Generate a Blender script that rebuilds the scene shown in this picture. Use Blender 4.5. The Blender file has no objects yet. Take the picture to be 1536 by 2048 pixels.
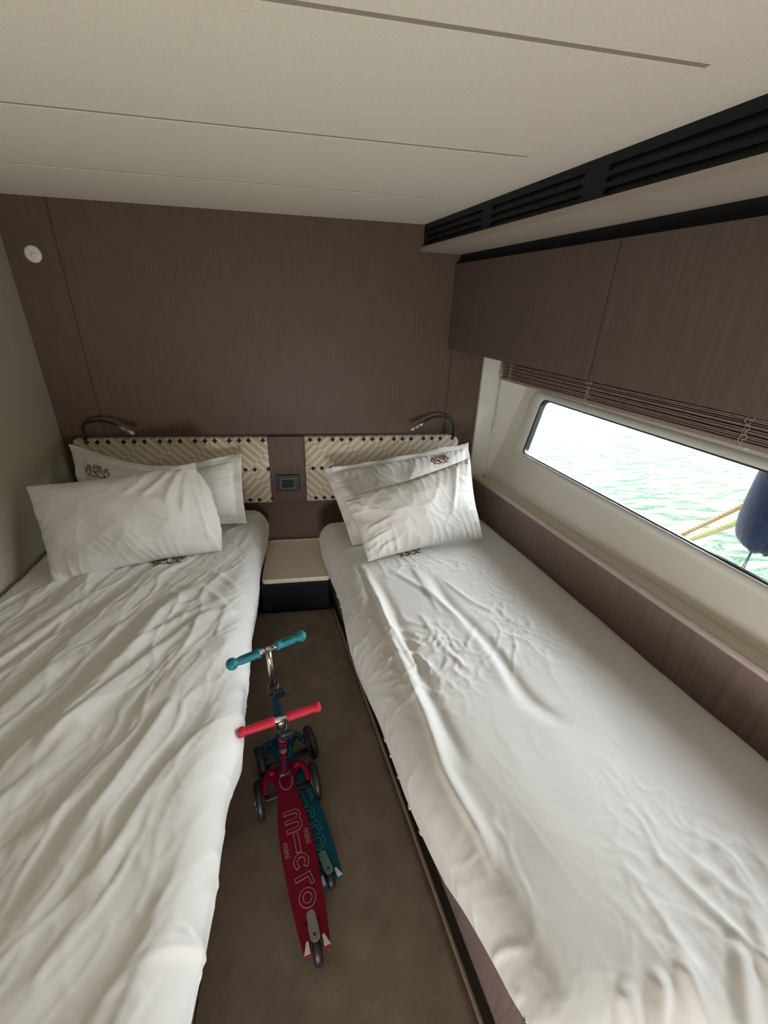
import bpy, bmesh, math
import numpy as np
from mathutils import Vector, Matrix

SC = bpy.context.scene
COL = SC.collection
R = math.radians

# ------------------------------------------------------------------ camera
CAM_H = 1.5696
cam_d = bpy.data.cameras.new('camera')
cam = bpy.data.objects.new('camera', cam_d); COL.objects.link(cam)
cam_d.sensor_fit = 'AUTO'; cam_d.sensor_width = 36.0
cam_d.lens = 850.0 / 2048.0 * 36.0
cam_d.clip_start = 0.02; cam_d.clip_end = 500
cam.matrix_world = (Matrix.Translation((0, 0, CAM_H)) @ Matrix.Rotation(R(-10.48772), 4, 'Z')
                    @ Matrix.Rotation(R(90 - 25.86748), 4, 'X') @ Matrix.Rotation(R(2.32077), 4, 'Z'))
SC.camera = cam

# ------------------------------------------------------------------ view + light
SC.view_settings.view_transform = 'Standard'
SC.view_settings.look = 'None'
SC.view_settings.gamma = 1.0
SC.view_settings.use_curve_mapping = False
SC.view_settings.exposure = 0.46
SC.cycles.max_bounces = 10
SC.cycles.diffuse_bounces = 7
SC.cycles.glossy_bounces = 3
SC.cycles.transparent_max_bounces = 8
SC.cycles.sample_clamp_indirect = 8.0
SC.cycles.caustics_reflective = False
SC.cycles.caustics_refractive = False

SKY_STRENGTH = 16.5
SUN_STRENGTH = 5.5
FILL_POWER = 34.0

world = bpy.data.worlds.new('world'); SC.world = world
world.use_nodes = True
wn = world.node_tree; wn.nodes.clear()
wo = wn.nodes.new('ShaderNodeOutputWorld'); wb = wn.nodes.new('ShaderNodeBackground')
wtc = wn.nodes.new('ShaderNodeTexCoord'); wsep = wn.nodes.new('ShaderNodeSeparateXYZ')
wr = wn.nodes.new('ShaderNodeValToRGB')
wr.color_ramp.elements[0].position = 0.0; wr.color_ramp.elements[0].color = (0.93, 0.97, 1.0, 1)
wr.color_ramp.elements[1].position = 0.6; wr.color_ramp.elements[1].color = (0.86, 0.92, 1.0, 1)
wn.links.new(wtc.outputs['Generated'], wsep.inputs[0])
wn.links.new(wsep.outputs['Z'], wr.inputs[0])
wn.links.new(wr.outputs[0], wb.inputs['Color'])
wb.inputs['Strength'].default_value = SKY_STRENGTH
wn.links.new(wb.outputs[0], wo.inputs[0])

sun_d = bpy.data.lights.new('sun', 'SUN'); sun = bpy.data.objects.new('sun', sun_d); COL.objects.link(sun)
sun_d.energy = SUN_STRENGTH; sun_d.angle = R(1.0); sun_d.color = (1.0, 0.96, 0.88)
sun.rotation_euler = Vector((0.25, 0.75, -0.95)).to_track_quat('-Z', 'Y').to_euler()
sun.location = (-3, -4, 6)

# added low fill lamp behind the camera, tilted up to brighten the ceiling
dl_d = bpy.data.lights.new('ceiling_fill_light', 'AREA'); dl = bpy.data.objects.new('ceiling_fill_light', dl_d)
COL.objects.link(dl)
dl_d.shape = 'RECTANGLE'; dl_d.size = 0.78; dl_d.size_y = 0.6; dl_d.energy = FILL_POWER; dl_d.color = (1.0, 0.965, 0.91)
dl.location = (-0.05, -1.30, 0.22); dl.rotation_euler = (R(90 + 42), 0, 0)

# ------------------------------------------------------------------ helpers
def mesh(name, verts, faces, mat=None, parent=None, smooth=True, cat=None, label=None, group=None, kind=None):
    me = bpy.data.meshes.new(name)
    me.from_pydata([tuple(map(float, v)) for v in verts], [], [tuple(map(int, f)) for f in faces])
    me.update()
    if smooth:
        me.polygons.foreach_set('use_smooth', [True] * len(me.polygons))
    if mat: me.materials.append(mat)
    o = bpy.data.objects.new(name, me); COL.objects.link(o)
    if parent: o.parent = parent
    tag(o, label, cat, group, kind)
    return o

def tag(o, label=None, cat=None, group=None, kind=None):
    if label: o['label'] = label
    if cat: o['category'] = cat
    if group: o['group'] = group
    if kind: o['kind'] = kind
    return o

def empty(name, loc=(0, 0, 0), rz=0.0, label=None, cat=None, group=None):
    o = bpy.data.objects.new(name, None); COL.objects.link(o)
    o.location = loc; o.rotation_euler = (0, 0, rz); o.empty_display_size = 0.05
    return tag(o, label, cat, group)

def frombm(name, bm, mat=None, parent=None, smooth=False, **k):
    me = bpy.data.meshes.new(name); bmesh.ops.recalc_face_normals(bm, faces=bm.faces[:])
    bm.to_mesh(me); bm.free()
    if smooth:
        me.polygons.foreach_set('use_smooth', [True] * len(me.polygons))
    if mat: me.materials.append(mat)
    o = bpy.data.objects.new(name, me); COL.objects.link(o)
    if parent: o.parent = parent
    if smooth == 'auto': pass
    tag(o, k.get('label'), k.get('cat'), k.get('group'), k.get('kind'))
    return o

def add_hexa(bm, p, bevel=0.0, seg=2):
    """p = 8 points: bottom ring 0-3, top ring 4-7"""
    b2 = bmesh.new()
    vs = [b2.verts.new(q) for q in p]
    for f in ((0, 3, 2, 1), (4, 5, 6, 7), (0, 1, 5, 4), (1, 2, 6, 5), (2, 3, 7, 6), (3, 0, 4, 7)):
        b2.faces.new([vs[i] for i in f])
    bmesh.ops.recalc_face_normals(b2, faces=b2.faces[:])
    if bevel > 0:
        bmesh.ops.bevel(b2, geom=b2.edges[:] + b2.verts[:], offset=bevel, segments=seg, affect='EDGES', profile=0.5)
    tmp = bpy.data.meshes.new('tmp'); b2.to_mesh(tmp); b2.free()
    bm.from_mesh(tmp); bpy.data.meshes.remove(tmp)

def add_box(bm, x0, x1, y0, y1, z0, z1, bevel=0.0, M=None, seg=2):
    p = [(x0, y0, z0), (x1, y0, z0), (x1, y1, z0), (x0, y1, z0), (x0, y0, z1), (x1, y0, z1), (x1, y1, z1), (x0, y1, z1)]
    if M is not None: p = [M @ Vector(q) for q in p]
    add_hexa(bm, p, bevel, seg)

def box(name, x0, x1, y0, y1, z0, z1, mat, parent=None, bevel=0.0, smooth=False, **k):
    bm = bmesh.new(); add_box(bm, x0, x1, y0, y1, z0, z1, bevel)
    return frombm(name, bm, mat, parent, smooth, **k)

def tube_data(pts, rad, n=12, closed=False, caps=True):
    pts = [Vector(p) for p in pts]; m = len(pts)
    rads = rad if hasattr(rad, '__len__') else [rad] * m
    V = []; F = []
    up = None
    for i, p in enumerate(pts):
        if closed: t = pts[(i + 1) % m] - pts[(i - 1) % m]
        else: t = pts[min(i + 1, m - 1)] - pts[max(i - 1, 0)]
        if t.length < 1e-9: t = Vector((0, 0, 1))
        t.normalize()
        if up is None:
            up = t.orthogonal().normalized()
        else:
            up = (up - t * up.dot(t))
            up = up.normalized() if up.length > 1e-6 else t.orthogonal().normalized()
        sd = t.cross(up)
        for k in range(n):
            a = 2 * math.pi * k / n
            V.append(p + (up * math.cos(a) + sd * math.sin(a)) * rads[i])
    for i in range(m if closed else m - 1):
        j = (i + 1) % m
        for k in range(n):
            l = (k + 1) % n
            F.append((i * n + k, i * n + l, j * n + l, j * n + k))
    if caps and not closed:
        F.append(tuple(reversed(range(n)))); F.append(tuple((m - 1) * n + k for k in range(n)))
    return V, F

class MB:
    def __init__(s): s.V = []; s.F = []
    def add(s, VF):
        o = len(s.V); s.V += [tuple(v) for v in VF[0]]; s.F += [tuple(i + o for i in f) for f in VF[1]]
        return s
    def tube(s, pts, rad, n=12, closed=False): return s.add(tube_data(pts, rad, n, closed))
    def build(s, name, mat=None, parent=None, smooth=True, **k):
        return mesh(name, s.V, s.F, mat, parent, smooth, **k)

def smooth_path(pts, n=8):
    """Catmull-Rom"""
    P = [Vector(p) for p in pts]; out = []
    Q = [P[0] * 2 - P[1]] + P + [P[-1] * 2 - P[-2]]
    for i in range(1, len(Q) - 2):
        for k in range(n):
            t = k / n
            a, b, c, d = Q[i - 1], Q[i], Q[i + 1], Q[i + 2]
            out.append(0.5 * ((2 * b) + (c - a) * t + (2 * a - 5 * b + 4 * c - d) * t * t + (-a + 3 * b - 3 * c + d) * t ** 3))
    out.append(P[-1]); return out

def lathe(prof, axis_p, axis_d, n=28):
    """prof: list of (h, r) along the axis"""
    d = Vector(axis_d).normalized(); p0 = Vector(axis_p); u = d.orthogonal().normalized(); w = d.cross(u)
    V = []; F = []; m = len(prof)
    for h, r in prof:
        for k in range(n):
            a = 2 * math.pi * k / n
            V.append(p0 + d * h + (u * math.cos(a) + w * math.sin(a)) * max(r, 1e-5))
    for i in range(m - 1):
        for k in range(n):
            l = (k + 1) % n
            F.append((i * n + k, i * n + l, (i + 1) * n + l, (i + 1) * n + k))
    F.append(tuple(reversed(range(n)))); F.append(tuple((m - 1) * n + k for k in range(n)))
    return V, F

def prism(poly, z0, z1, fz=None):
    """extrude a plan polygon (list of (x,y)); fz(x,y)->top offset"""
    n = len(poly); V = [(x, y, z0) for x, y in poly] + [(x, y, z1) for x, y in poly]
    F = [tuple(reversed(range(n))), tuple(range(n, 2 * n))]
    for i in range(n):
        j = (i + 1) % n
        F.append((i, j, n + j, n + i))
    return V, F

# ------------------------------------------------------------------ noise (numpy)
def _h(ix, iy, seed):
    h = (ix.astype(np.int64) * 374761393 + iy.astype(np.int64) * 668265263 + seed * 982451653) & 0x7fffffff
    h = ((h ^ (h >> 13)) * 1274126177) & 0x7fffffff
    return ((h ^ (h >> 16)) & 0xffff) / 65535.0 * 2 * math.pi
def perlin(x, y, seed=0):
    x = np.asarray(x, float); y = np.asarray(y, float)
    ix = np.floor(x); iy = np.floor(y); fx = x - ix; fy = y - iy
    u = fx * fx * fx * (fx * (fx * 6 - 15) + 10); v = fy * fy * fy * (fy * (fy * 6 - 15) + 10)
    def g(dx, dy):
        a = _h(ix + dx, iy + dy, seed); return np.cos(a) * (fx - dx) + np.sin(a) * (fy - dy)
    a = g(0, 0) * (1 - u) + g(1, 0) * u; b = g(0, 1) * (1 - u) + g(1, 1) * u
    return (a * (1 - v) + b * v) * 1.5
def ridge(x, y, seed=0, sharp=2.0):
    return (1 - np.minimum(np.abs(perlin(x, y, seed)) * 2.2, 1)) ** sharp
def seg_dist(px, py, pts):
    """distance to a polyline, signed side, and param along 0..1"""
    best = np.full(px.shape, 1e9); side = np.zeros(px.shape); tt = np.zeros(px.shape)
    n = len(pts) - 1
    for i in range(n):
        ax, ay = pts[i]; bx, by = pts[i + 1]; dx, dy = bx - ax, by - ay; L2 = dx * dx + dy * dy
        t = np.clip(((px - ax) * dx + (py - ay) * dy) / L2, 0, 1)
        qx = px - ax - t * dx; qy = py - ay - t * dy; d = np.hypot(qx, qy)
        m = d < best
        best = np.where(m, d, best); side = np.where(m, np.sign(dx * qy - dy * qx), side); tt = np.where(m, (i + t) / n, tt)
    return best, side, tt
def poly_smooth(pts, n=5):
    return [(p.x, p.y) for p in smooth_path([(a, b, 0) for a, b in pts], n)]

# ------------------------------------------------------------------ materials
def new_mat(name):
    m = bpy.data.materials.new(name); m.use_nodes = True
    nt = m.node_tree; b = nt.nodes['Principled BSDF']
    return m, nt, b
def N(nt, t, **k):
    n = nt.nodes.new(t)
    for a, v in k.items(): setattr(n, a, v)
    return n
def mat(name, col, rough=0.6, metal=0.0, spec=0.5, noise=None, bump=None, sheen=0.0, coat=0.0):
    """noise=(scale, amount, (sx,sy,sz)); bump=(scale, strength, (sx,sy,sz))"""
    m, nt, b = new_mat(name)
    b.inputs['Base Color'].default_value = (*col, 1); b.inputs['Roughness'].default_value = rough
    b.inputs['Metallic'].default_value = metal; b.inputs['Specular IOR Level'].default_value = spec
    if sheen: b.inputs['Sheen Weight'].default_value = sheen
    if coat: b.inputs['Coat Weight'].default_value = coat
    if noise or bump: tc = N(nt, 'ShaderNodeTexCoord')
    def nz(sc, s):
        mp = N(nt, 'ShaderNodeMapping'); mp.inputs['Scale'].default_value = s
        n = N(nt, 'ShaderNodeTexNoise'); n.inputs['Scale'].default_value = sc; n.inputs['Detail'].default_value = 4
        nt.links.new(tc.outputs['Object'], mp.inputs[0]); nt.links.new(mp.outputs[0], n.inputs['Vector'])
        return n
    if noise:
        sc, amt, s = noise
        n = nz(sc, s); r = N(nt, 'ShaderNodeValToRGB')
        r.color_ramp.elements[0].position = 0.3; r.color_ramp.elements[1].position = 0.7
        r.color_ramp.elements[0].color = (*[c * (1 - amt) for c in col], 1)
        r.color_ramp.elements[1].color = (*[min(1, c * (1 + amt)) for c in col], 1)
        nt.links.new(n.outputs[0], r.inputs[0]); nt.links.new(r.outputs[0], b.inputs['Base Color'])
    if bump:
        sc, st, s = bump
        n = nz(sc, s); bp = N(nt, 'ShaderNodeBump'); bp.inputs['Strength'].default_value = st
        bp.inputs['Distance'].default_value = 0.002
        nt.links.new(n.outputs[0], bp.inputs['Height']); nt.links.new(bp.outputs[0], b.inputs['Normal'])
    return m

ONE = (1, 1, 1)
M = {}
M['wood'] = mat('wood_veneer', (0.112, 0.074, 0.059), 0.5, noise=(10, 0.18, (20, 20, 0.5)), bump=(12, 0.25, (24, 24, 0.5)), spec=0.35)
M['wood_cab'] = mat('cabinet_wood', (0.125, 0.095, 0.084), 0.5, noise=(7, 0.12, (14, 14, 0.6)), bump=(9, 0.2, (18, 18, 0.5)), spec=0.3)
M['wood_side'] = mat('side_wood', (0.265, 0.200, 0.188), 0.45, noise=(7, 0.16, (14, 14, 0.6)), bump=(9, 0.25, (18, 18, 0.5)), spec=0.4)
M['wood_edge'] = mat('wood_edge_band', (0.66, 0.56, 0.53), 0.4, noise=(9, 0.12, (3, 3, 20)), spec=0.4)
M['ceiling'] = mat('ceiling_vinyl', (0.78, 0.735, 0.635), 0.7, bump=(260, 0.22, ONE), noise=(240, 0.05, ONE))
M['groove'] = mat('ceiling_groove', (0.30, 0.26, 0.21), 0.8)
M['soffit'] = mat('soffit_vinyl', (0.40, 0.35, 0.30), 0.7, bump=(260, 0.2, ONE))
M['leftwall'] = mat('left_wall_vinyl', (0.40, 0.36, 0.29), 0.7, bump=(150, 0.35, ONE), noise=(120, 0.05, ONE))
M['gelcoat'] = mat('hull_liner', (0.80, 0.78, 0.70), 0.35, bump=(400, 0.05, ONE))
M['ledge'] = mat('ledge_liner', (0.72, 0.67, 0.58), 0.4)
M['white_frame'] = mat('window_bezel', (0.80, 0.80, 0.76), 0.25, coat=0.3)
M['rubber'] = mat('black_rubber', (0.012, 0.014, 0.016), 0.35)
M['gasket'] = mat('gasket_grey', (0.05, 0.065, 0.065), 0.4)
M['navy'] = mat('navy_lacquer', (0.004, 0.007, 0.011), 0.45, spec=0.3)
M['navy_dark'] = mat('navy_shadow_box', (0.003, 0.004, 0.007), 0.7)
M['carpet'] = mat('carpet', (0.20, 0.158, 0.12), 0.95, noise=(11, 0.17, ONE), bump=(420, 1.0, ONE), sheen=0.2, spec=0.1)
M['carpet_edge'] = mat('carpet_binding', (0.26, 0.21, 0.16), 0.9, bump=(300, 0.8, ONE))
M['floor'] = mat('floor_dark', (0.035, 0.028, 0.022), 0.6)
M['mattress'] = mat('mattress_cream', (0.62, 0.54, 0.36), 0.8, bump=(200, 0.3, ONE))
M['linen'] = mat('white_cotton', (0.78, 0.775, 0.765), 0.75, bump=(900, 0.10, ONE), sheen=0.15, spec=0.25)
M['linen_flat'] = mat('white_cotton_pillow', (0.74, 0.73, 0.715), 0.75, bump=(900, 0.10, ONE), sheen=0.15, spec=0.25)
M['tray'] = mat('cream_tray', (0.86, 0.79, 0.67), 0.5, bump=(500, 0.15, ONE), noise=(400, 0.06, ONE))
M['gold'] = mat('gold_thread', (0.30, 0.17, 0.05), 0.5, metal=0.3)
M['brown_thread'] = mat('brown_thread', (0.10, 0.045, 0.02), 0.7)
M['chrome'] = mat('chrome', (0.75, 0.72, 0.68), 0.16, metal=1.0)
M['brushed'] = mat('brushed_nickel', (0.42, 0.38, 0.34), 0.35, metal=0.9)
M['black'] = mat('black_plastic', (0.010, 0.011, 0.014), 0.35)
M['leather'] = mat('black_leather', (0.015, 0.014, 0.014), 0.5, bump=(300, 0.3, ONE))
M['white_pl'] = mat('white_plastic', (0.74, 0.72, 0.67), 0.4)
M['grey_line'] = mat('silver_line', (0.45, 0.45, 0.42), 0.4)
M['slat'] = mat('blind_slat', (0.36, 0.27, 0.245), 0.5, noise=(6, 0.15, (3, 3, 60)))
M['cord'] = mat('blind_cord', (0.62, 0.55, 0.48), 0.8)
M['pink'] = mat('pink_plastic', (0.17, 0.002, 0.020), 0.6, spec=0.15)
M['pink_grip'] = mat('pink_rubber', (0.50, 0.008, 0.035), 0.6, bump=(500, 0.3, ONE))
M['plum'] = mat('plum_tube', (0.05, 0.002, 0.014), 0.35)
M['teal'] = mat('teal_plastic', (0.002, 0.065, 0.11), 0.6, spec=0.15)
M['teal_grip'] = mat('teal_rubber', (0.002, 0.16, 0.20), 0.5, bump=(200, 0.25, ONE))
M['teal_dark'] = mat('dark_teal_tube', (0.006, 0.03, 0.05), 0.35)
M['navy_pl'] = mat('blue_plastic', (0.008, 0.04, 0.10), 0.4)
M['wheel'] = mat('wheel_rubber', (0.012, 0.012, 0.013), 0.45)
M['hub'] = mat('wheel_hub', (0.10, 0.10, 0.11), 0.4)
M['print'] = mat('white_print', (0.30, 0.25, 0.26), 0.6)
M['print_dim'] = mat('pale_teal_print', (0.05, 0.26, 0.24), 0.6)
M['plate'] = mat('brake_plate', (0.26, 0.24, 0.25), 0.5, metal=0.2)
M['plate_t'] = mat('brake_plate_green', (0.11, 0.19, 0.17), 0.5, metal=0.1)
M['reflector'] = mat('white_sticker', (0.6, 0.6, 0.58), 0.4)
M['fender'] = mat('navy_fleece', (0.007, 0.011, 0.030), 0.95, noise=(60, 0.35, ONE), bump=(150, 1.0, ONE), sheen=0.1, spec=0.1)
M['rope_tan'] = mat('tan_rope', (0.20, 0.13, 0.07), 0.9)
M['rope_white'] = mat('white_rope', (0.22, 0.215, 0.12), 0.9)

# glass: thin pane, lets light straight through with a faint reflection
g, nt, b = new_mat('window_glass'); nt.nodes.remove(b)
tr = N(nt, 'ShaderNodeBsdfTransparent'); tr.inputs[0].default_value = (0.965, 0.97, 0.95, 1)
gl = N(nt, 'ShaderNodeBsdfGlossy'); gl.inputs['Roughness'].default_value = 0.02
fr = N(nt, 'ShaderNodeFresnel'); fr.inputs[0].default_value = 1.2
mx = N(nt, 'ShaderNodeMixShader')
nt.links.new(fr.outputs[0], mx.inputs[0]); nt.links.new(tr.outputs[0], mx.inputs[1]); nt.links.new(gl.outputs[0], mx.inputs[2])
nt.links.new(mx.outputs[0], nt.nodes['Material Output'].inputs[0]); M['glass'] = g

# sea water
w, nt, b = new_mat('sea_water')
b.inputs['Roughness'].default_value = 0.10; b.inputs['IOR'].default_value = 1.33; b.inputs['Specular IOR Level'].default_value = 0.13
tc = N(nt, 'ShaderNodeTexCoord')
mp = N(nt, 'ShaderNodeMapping'); mp.inputs['Rotation'].default_value = (0, 0, R(-35)); mp.inputs['Scale'].default_value = (1.0, 3.2, 1)
n1 = N(nt, 'ShaderNodeTexNoise'); n1.inputs['Scale'].default_value = 3.2; n1.inputs['Detail'].default_value = 5; n1.inputs['Distortion'].default_value = 0.6
n2 = N(nt, 'ShaderNodeTexNoise'); n2.inputs['Scale'].default_value = 0.45; n2.inputs['Detail'].default_value = 2
nt.links.new(tc.outputs['Object'], mp.inputs[0]); nt.links.new(mp.outputs[0], n1.inputs['Vector'])
nt.links.new(tc.outputs['Object'], n2.inputs['Vector'])
cr = N(nt, 'ShaderNodeValToRGB')
e = cr.color_ramp.elements
e[0].position = 0.40; e[0].color = (0.003, 0.020, 0.013, 1); e[1].position = 0.60; e[1].color = (0.060, 0.085, 0.055, 1)
nt.links.new(n1.outputs[0], cr.inputs[0])
cr2 = N(nt, 'ShaderNodeValToRGB'); e = cr2.color_ramp.elements
e[0].position = 0.40; e[0].color = (0.80, 1.0, 0.95, 1); e[1].position = 0.62; e[1].color = (1.0, 1.0, 0.75, 1)
nt.links.new(n2.outputs[0], cr2.inputs[0])
mc = N(nt, 'ShaderNodeMix', data_type='RGBA', blend_type='MULTIPLY'); mc.inputs[0].default_value = 1.0
nt.links.new(cr.outputs[0], mc.inputs[6]); nt.links.new(cr2.outputs[0], mc.inputs[7])
nt.links.new(mc.outputs[2], b.inputs['Base Color'])
bp = N(nt, 'ShaderNodeBump'); bp.inputs['Strength'].default_value = 1.0; bp.inputs['Distance'].default_value = 0.10
nt.links.new(n1.outputs[0], bp.inputs['Height']); nt.links.new(bp.outputs[0], b.inputs['Normal'])
M['water'] = w

# woven headboard fabric: staggered diagonal stripes and dark diamonds
def fabric(name, sgn, phase, midphase, qph=0.0):
    m, nt, b = new_mat(name); b.inputs['Roughness'].default_value = 0.75; b.inputs['Sheen Weight'].default_value = 0.1
    L = nt.links
    tc = N(nt, 'ShaderNodeTexCoord'); sp = N(nt, 'ShaderNodeSeparateXYZ'); L.new(tc.outputs['Object'], sp.inputs[0])
    X, Z = sp.outputs['X'], sp.outputs['Z']
    def mth(op, a, b_=None, c=None):
        n = N(nt, 'ShaderNodeMath', operation=op)
        for i, v in enumerate((a, b_, c)):
            if v is None: continue
            if isinstance(v, (int, float)): n.inputs[i].default_value = v
            else: L.new(v, n.inputs[i])
        return n.outputs[0]
    P = 0.1765
    # mirror in the middle row (z = 0.70): chevrons
    dz = mth('SUBTRACT', Z, 0.703); az = mth('ABSOLUTE', dz)
    p = mth('ADD', mth('MULTIPLY', X, sgn), az)          # constant along a stripe
    q = mth('SUBTRACT', az, mth('MULTIPLY', X, sgn))      # runs along the stripe
    ip = mth('FLOOR', mth('DIVIDE', p, 0.0250))
    cell = mth('FLOOR', mth('DIVIDE', mth('ADD', q, 10 * P - qph), P))
    ck = mth('MODULO', mth('ABSOLUTE', mth('ADD', ip, cell)), 2.0)
    fp = mth('FRACT', mth('DIVIDE', p, 0.0250))
    line = mth('LESS_THAN', mth('ABSOLUTE', mth('SUBTRACT', fp, 0.5)), 0.43)
    mixc = N(nt, 'ShaderNodeMix', data_type='RGBA'); L.new(ck, mixc.inputs[0])
    mixc.inputs[6].default_value = (0.70, 0.62, 0.48, 1); mixc.inputs[7].default_value = (0.50, 0.43, 0.345, 1)
    mix1 = N(nt, 'ShaderNodeMix', data_type='RGBA'); L.new(line, mix1.inputs[0])
    mix1.inputs[6].default_value = (0.50, 0.43, 0.34, 1); L.new(mixc.outputs[2], mix1.inputs[7])
    # diamonds
    def diam(zc, ph):
        xr = mth('MODULO', mth('ADD', X, 17.65 - ph), P)     # 0..P
        d = None
        for k in (0.0, 0.0505, 0.101, P):
            a = mth('ABSOLUTE', mth('SUBTRACT', xr, k))
            d = a if d is None else mth('MINIMUM', d, a)
        return mth('LESS_THAN', mth('ADD', d, mth('ABSOLUTE', mth('SUBTRACT', Z, zc))), 0.0145)
    dd = mth('MAXIMUM', mth('MAXIMUM', diam(0.878, phase), diam(0.709, midphase)), diam(0.522, midphase + 0.01))
    mix2 = N(nt, 'ShaderNodeMix', data_type='RGBA'); L.new(dd, mix2.inputs[0]); L.new(mix1.outputs[2], mix2.inputs[6])
    mix2.inputs[7].default_value = (0.018, 0.012, 0.014, 1)
    L.new(mix2.outputs[2], b.inputs['Base Color'])
    bp = N(nt, 'ShaderNodeBump'); bp.inputs['Strength'].default_value = 0.5; bp.inputs['Distance'].default_value = 0.002
    L.new(mth('MULTIPLY', line, 1.0), bp.inputs['Height']); L.new(bp.outputs[0], b.inputs['Normal'])
    return m
M['fabric_l'] = fabric('headboard_fabric_left', 1.0, -1.142, -0.419)
M['fabric_r'] = fabric('headboard_fabric_right', -1.0, 0.124, 0.008)

# ------------------------------------------------------------------ layout
YW = 2.4                       # head wall
ZC = 1.931                     # ceiling
XL = -1.275                    # left wall
YB = -1.35                     # wall behind the camera
G1 = R(-8.6); G2 = R(-10.2)
U1 = Vector((math.sin(G1), math.cos(G1), 0)); U2 = Vector((math.sin(G2), math.cos(G2), 0))
N1 = Vector((math.cos(G1), -math.sin(G1), 0)); N2 = Vector((math.cos(G2), -math.sin(G2), 0))
def s1(x, s, z): return Vector((x, YW, z)) - U1 * s      # hull-side frame of the overhead fittings
def s2(x, s, z): return Vector((x, YW, z)) - U2 * s      # hull-side frame of the window niche
def hexa_s(bm, f, xa, xb, sa, sb, za, zb, bevel=0.0):
    add_hexa(bm, [f(xa, sa, za), f(xb, sa, za), f(xb, sb, za), f(xa, sb, za), f(xa, sa, zb), f(xb, sa, zb), f(xb, sb, zb), f(xa, sb, zb)], bevel)
def ext(name, f, prof, sa, sb, mat_, parent=None, **k):
    """extrude a closed profile [(x,z)...] along the hull side"""
    n = len(prof); V = [f(x, sa, z) for x, z in prof] + [f(x, sb, z) for x, z in prof]
    F = [tuple(range(n)), tuple(reversed(range(n, 2 * n)))] + [(i, n + i, n + (i + 1) % n, (i + 1) % n) for i in range(n)]
    return mesh(name, V, F, mat_, parent, smooth=False, **k)
SMAX = 3.9

# floor, walls
box('floor', -1.5, 2.3, YB - 0.1, YW + 0.1, -0.12, 0.0, M['floor'], kind='structure')
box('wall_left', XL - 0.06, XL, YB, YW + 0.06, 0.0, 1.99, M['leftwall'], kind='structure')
bm = bmesh.new()
add_box(bm, XL - 0.06, -0.45, YB - 0.06, YB, 0, 1.99); add_box(bm, 0.35, 2.4, YB - 0.06, YB, 0, 1.99); add_box(bm, -0.45, 0.35, YB - 0.06, YB, 1.88, 1.99)
add_box(bm, -0.5, 0.4, YB - 0.12, YB - 0.10, 0, 1.99)
frombm('wall_back', bm, M['wood'], kind='structure')
# head wall: three veneer panels with fine joints
bm = bmesh.new()
for xa, xb in ((XL, -1.0665), (-1.0635, 0.7855), (0.7885, 0.978)):
    add_box(bm, xa, xb, YW, YW + 0.03, 0, ZC + 0.01)
add_box(bm, XL - 0.06, 1.26, YW + 0.012, YW + 0.06, 0, 1.99)
wf = frombm('wall_front', bm, M['wood'], kind='structure')
# ceiling: skin with recessed grooves
bm = bmesh.new()
gy = [0.825, 1.322, 1.858]; ends = [0.648, 0.585, 0.520]; gw = 0.008
edges = [YB] + [v for y in gy for v in (y - gw, y + gw)] + [YW + 0.03]
for i in range(0, len(edges), 2):
    add_box(bm, XL - 0.05, 2.3, edges[i], edges[i + 1], ZC, ZC + 0.0018)
for y, xe in zip(gy, ends):
    add_box(bm, xe, 2.3, y - gw, y + gw, ZC, ZC + 0.0018)
ceil = frombm('ceiling', bm, M['ceiling'], kind='structure')
box('trim_1', XL - 0.05, 2.3, YB - 0.1, YW + 0.06, ZC + 0.0018, ZC + 0.08, M['groove'], kind='structure')

# ventilation grille: dark strip with slots
vg = empty('ventilation_grille', tuple(s1(0.588, 1.2, 1.842)), 0, 'long black slotted ventilation grille where the ceiling meets the overhead soffit', 'vent')
def chp(o, root):       # parent a world-space mesh to a root empty
    o.parent = root; o.matrix_parent_inverse = Matrix.Translation(root.location).inverted() if root.rotation_euler.z == 0 else root.matrix_world.inverted()
    return o
bm = bmesh.new()
za, zb = 1.838, ZC
rows = [1.853, 1.8775, 1.902]; hs = 0.0065
groups = [(0.05, 0.56), (0.625, 1.10), (1.185, 1.66), (1.745, 2.22), (2.305, 2.78), (2.865, 3.3)]
hexa_s(bm, s1, 0.598, 0.610, 0, 3.35, za, zb)
cuts = sorted(set([0.0, 3.35] + [v for g_ in groups for v in g_]))
for a, b_ in zip(cuts[:-1], cuts[1:]):
    if (a, b_) in groups:
        zs = [za] + [v for r_ in rows for v in (r_ - hs, r_ + hs)] + [zb]
        for i in range(0, len(zs), 2): hexa_s(bm, s1, 0.588, 0.598, a, b_, zs[i], zs[i + 1])
    else: hexa_s(bm, s1, 0.588, 0.598, a, b_, za, zb)
chp(frombm('grille_face', bm, M['navy']), vg)
# soffit below the grille, dark recess above the cabinets
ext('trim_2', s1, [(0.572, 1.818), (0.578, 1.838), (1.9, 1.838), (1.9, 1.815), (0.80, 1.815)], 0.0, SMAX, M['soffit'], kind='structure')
ext('trim_3', s1, [(0.785, 1.74), (0.785, 1.8165), (0.83, 1.8165), (0.83, 1.74)], 0.0, SMAX, M['navy_dark'], kind='structure')

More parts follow.
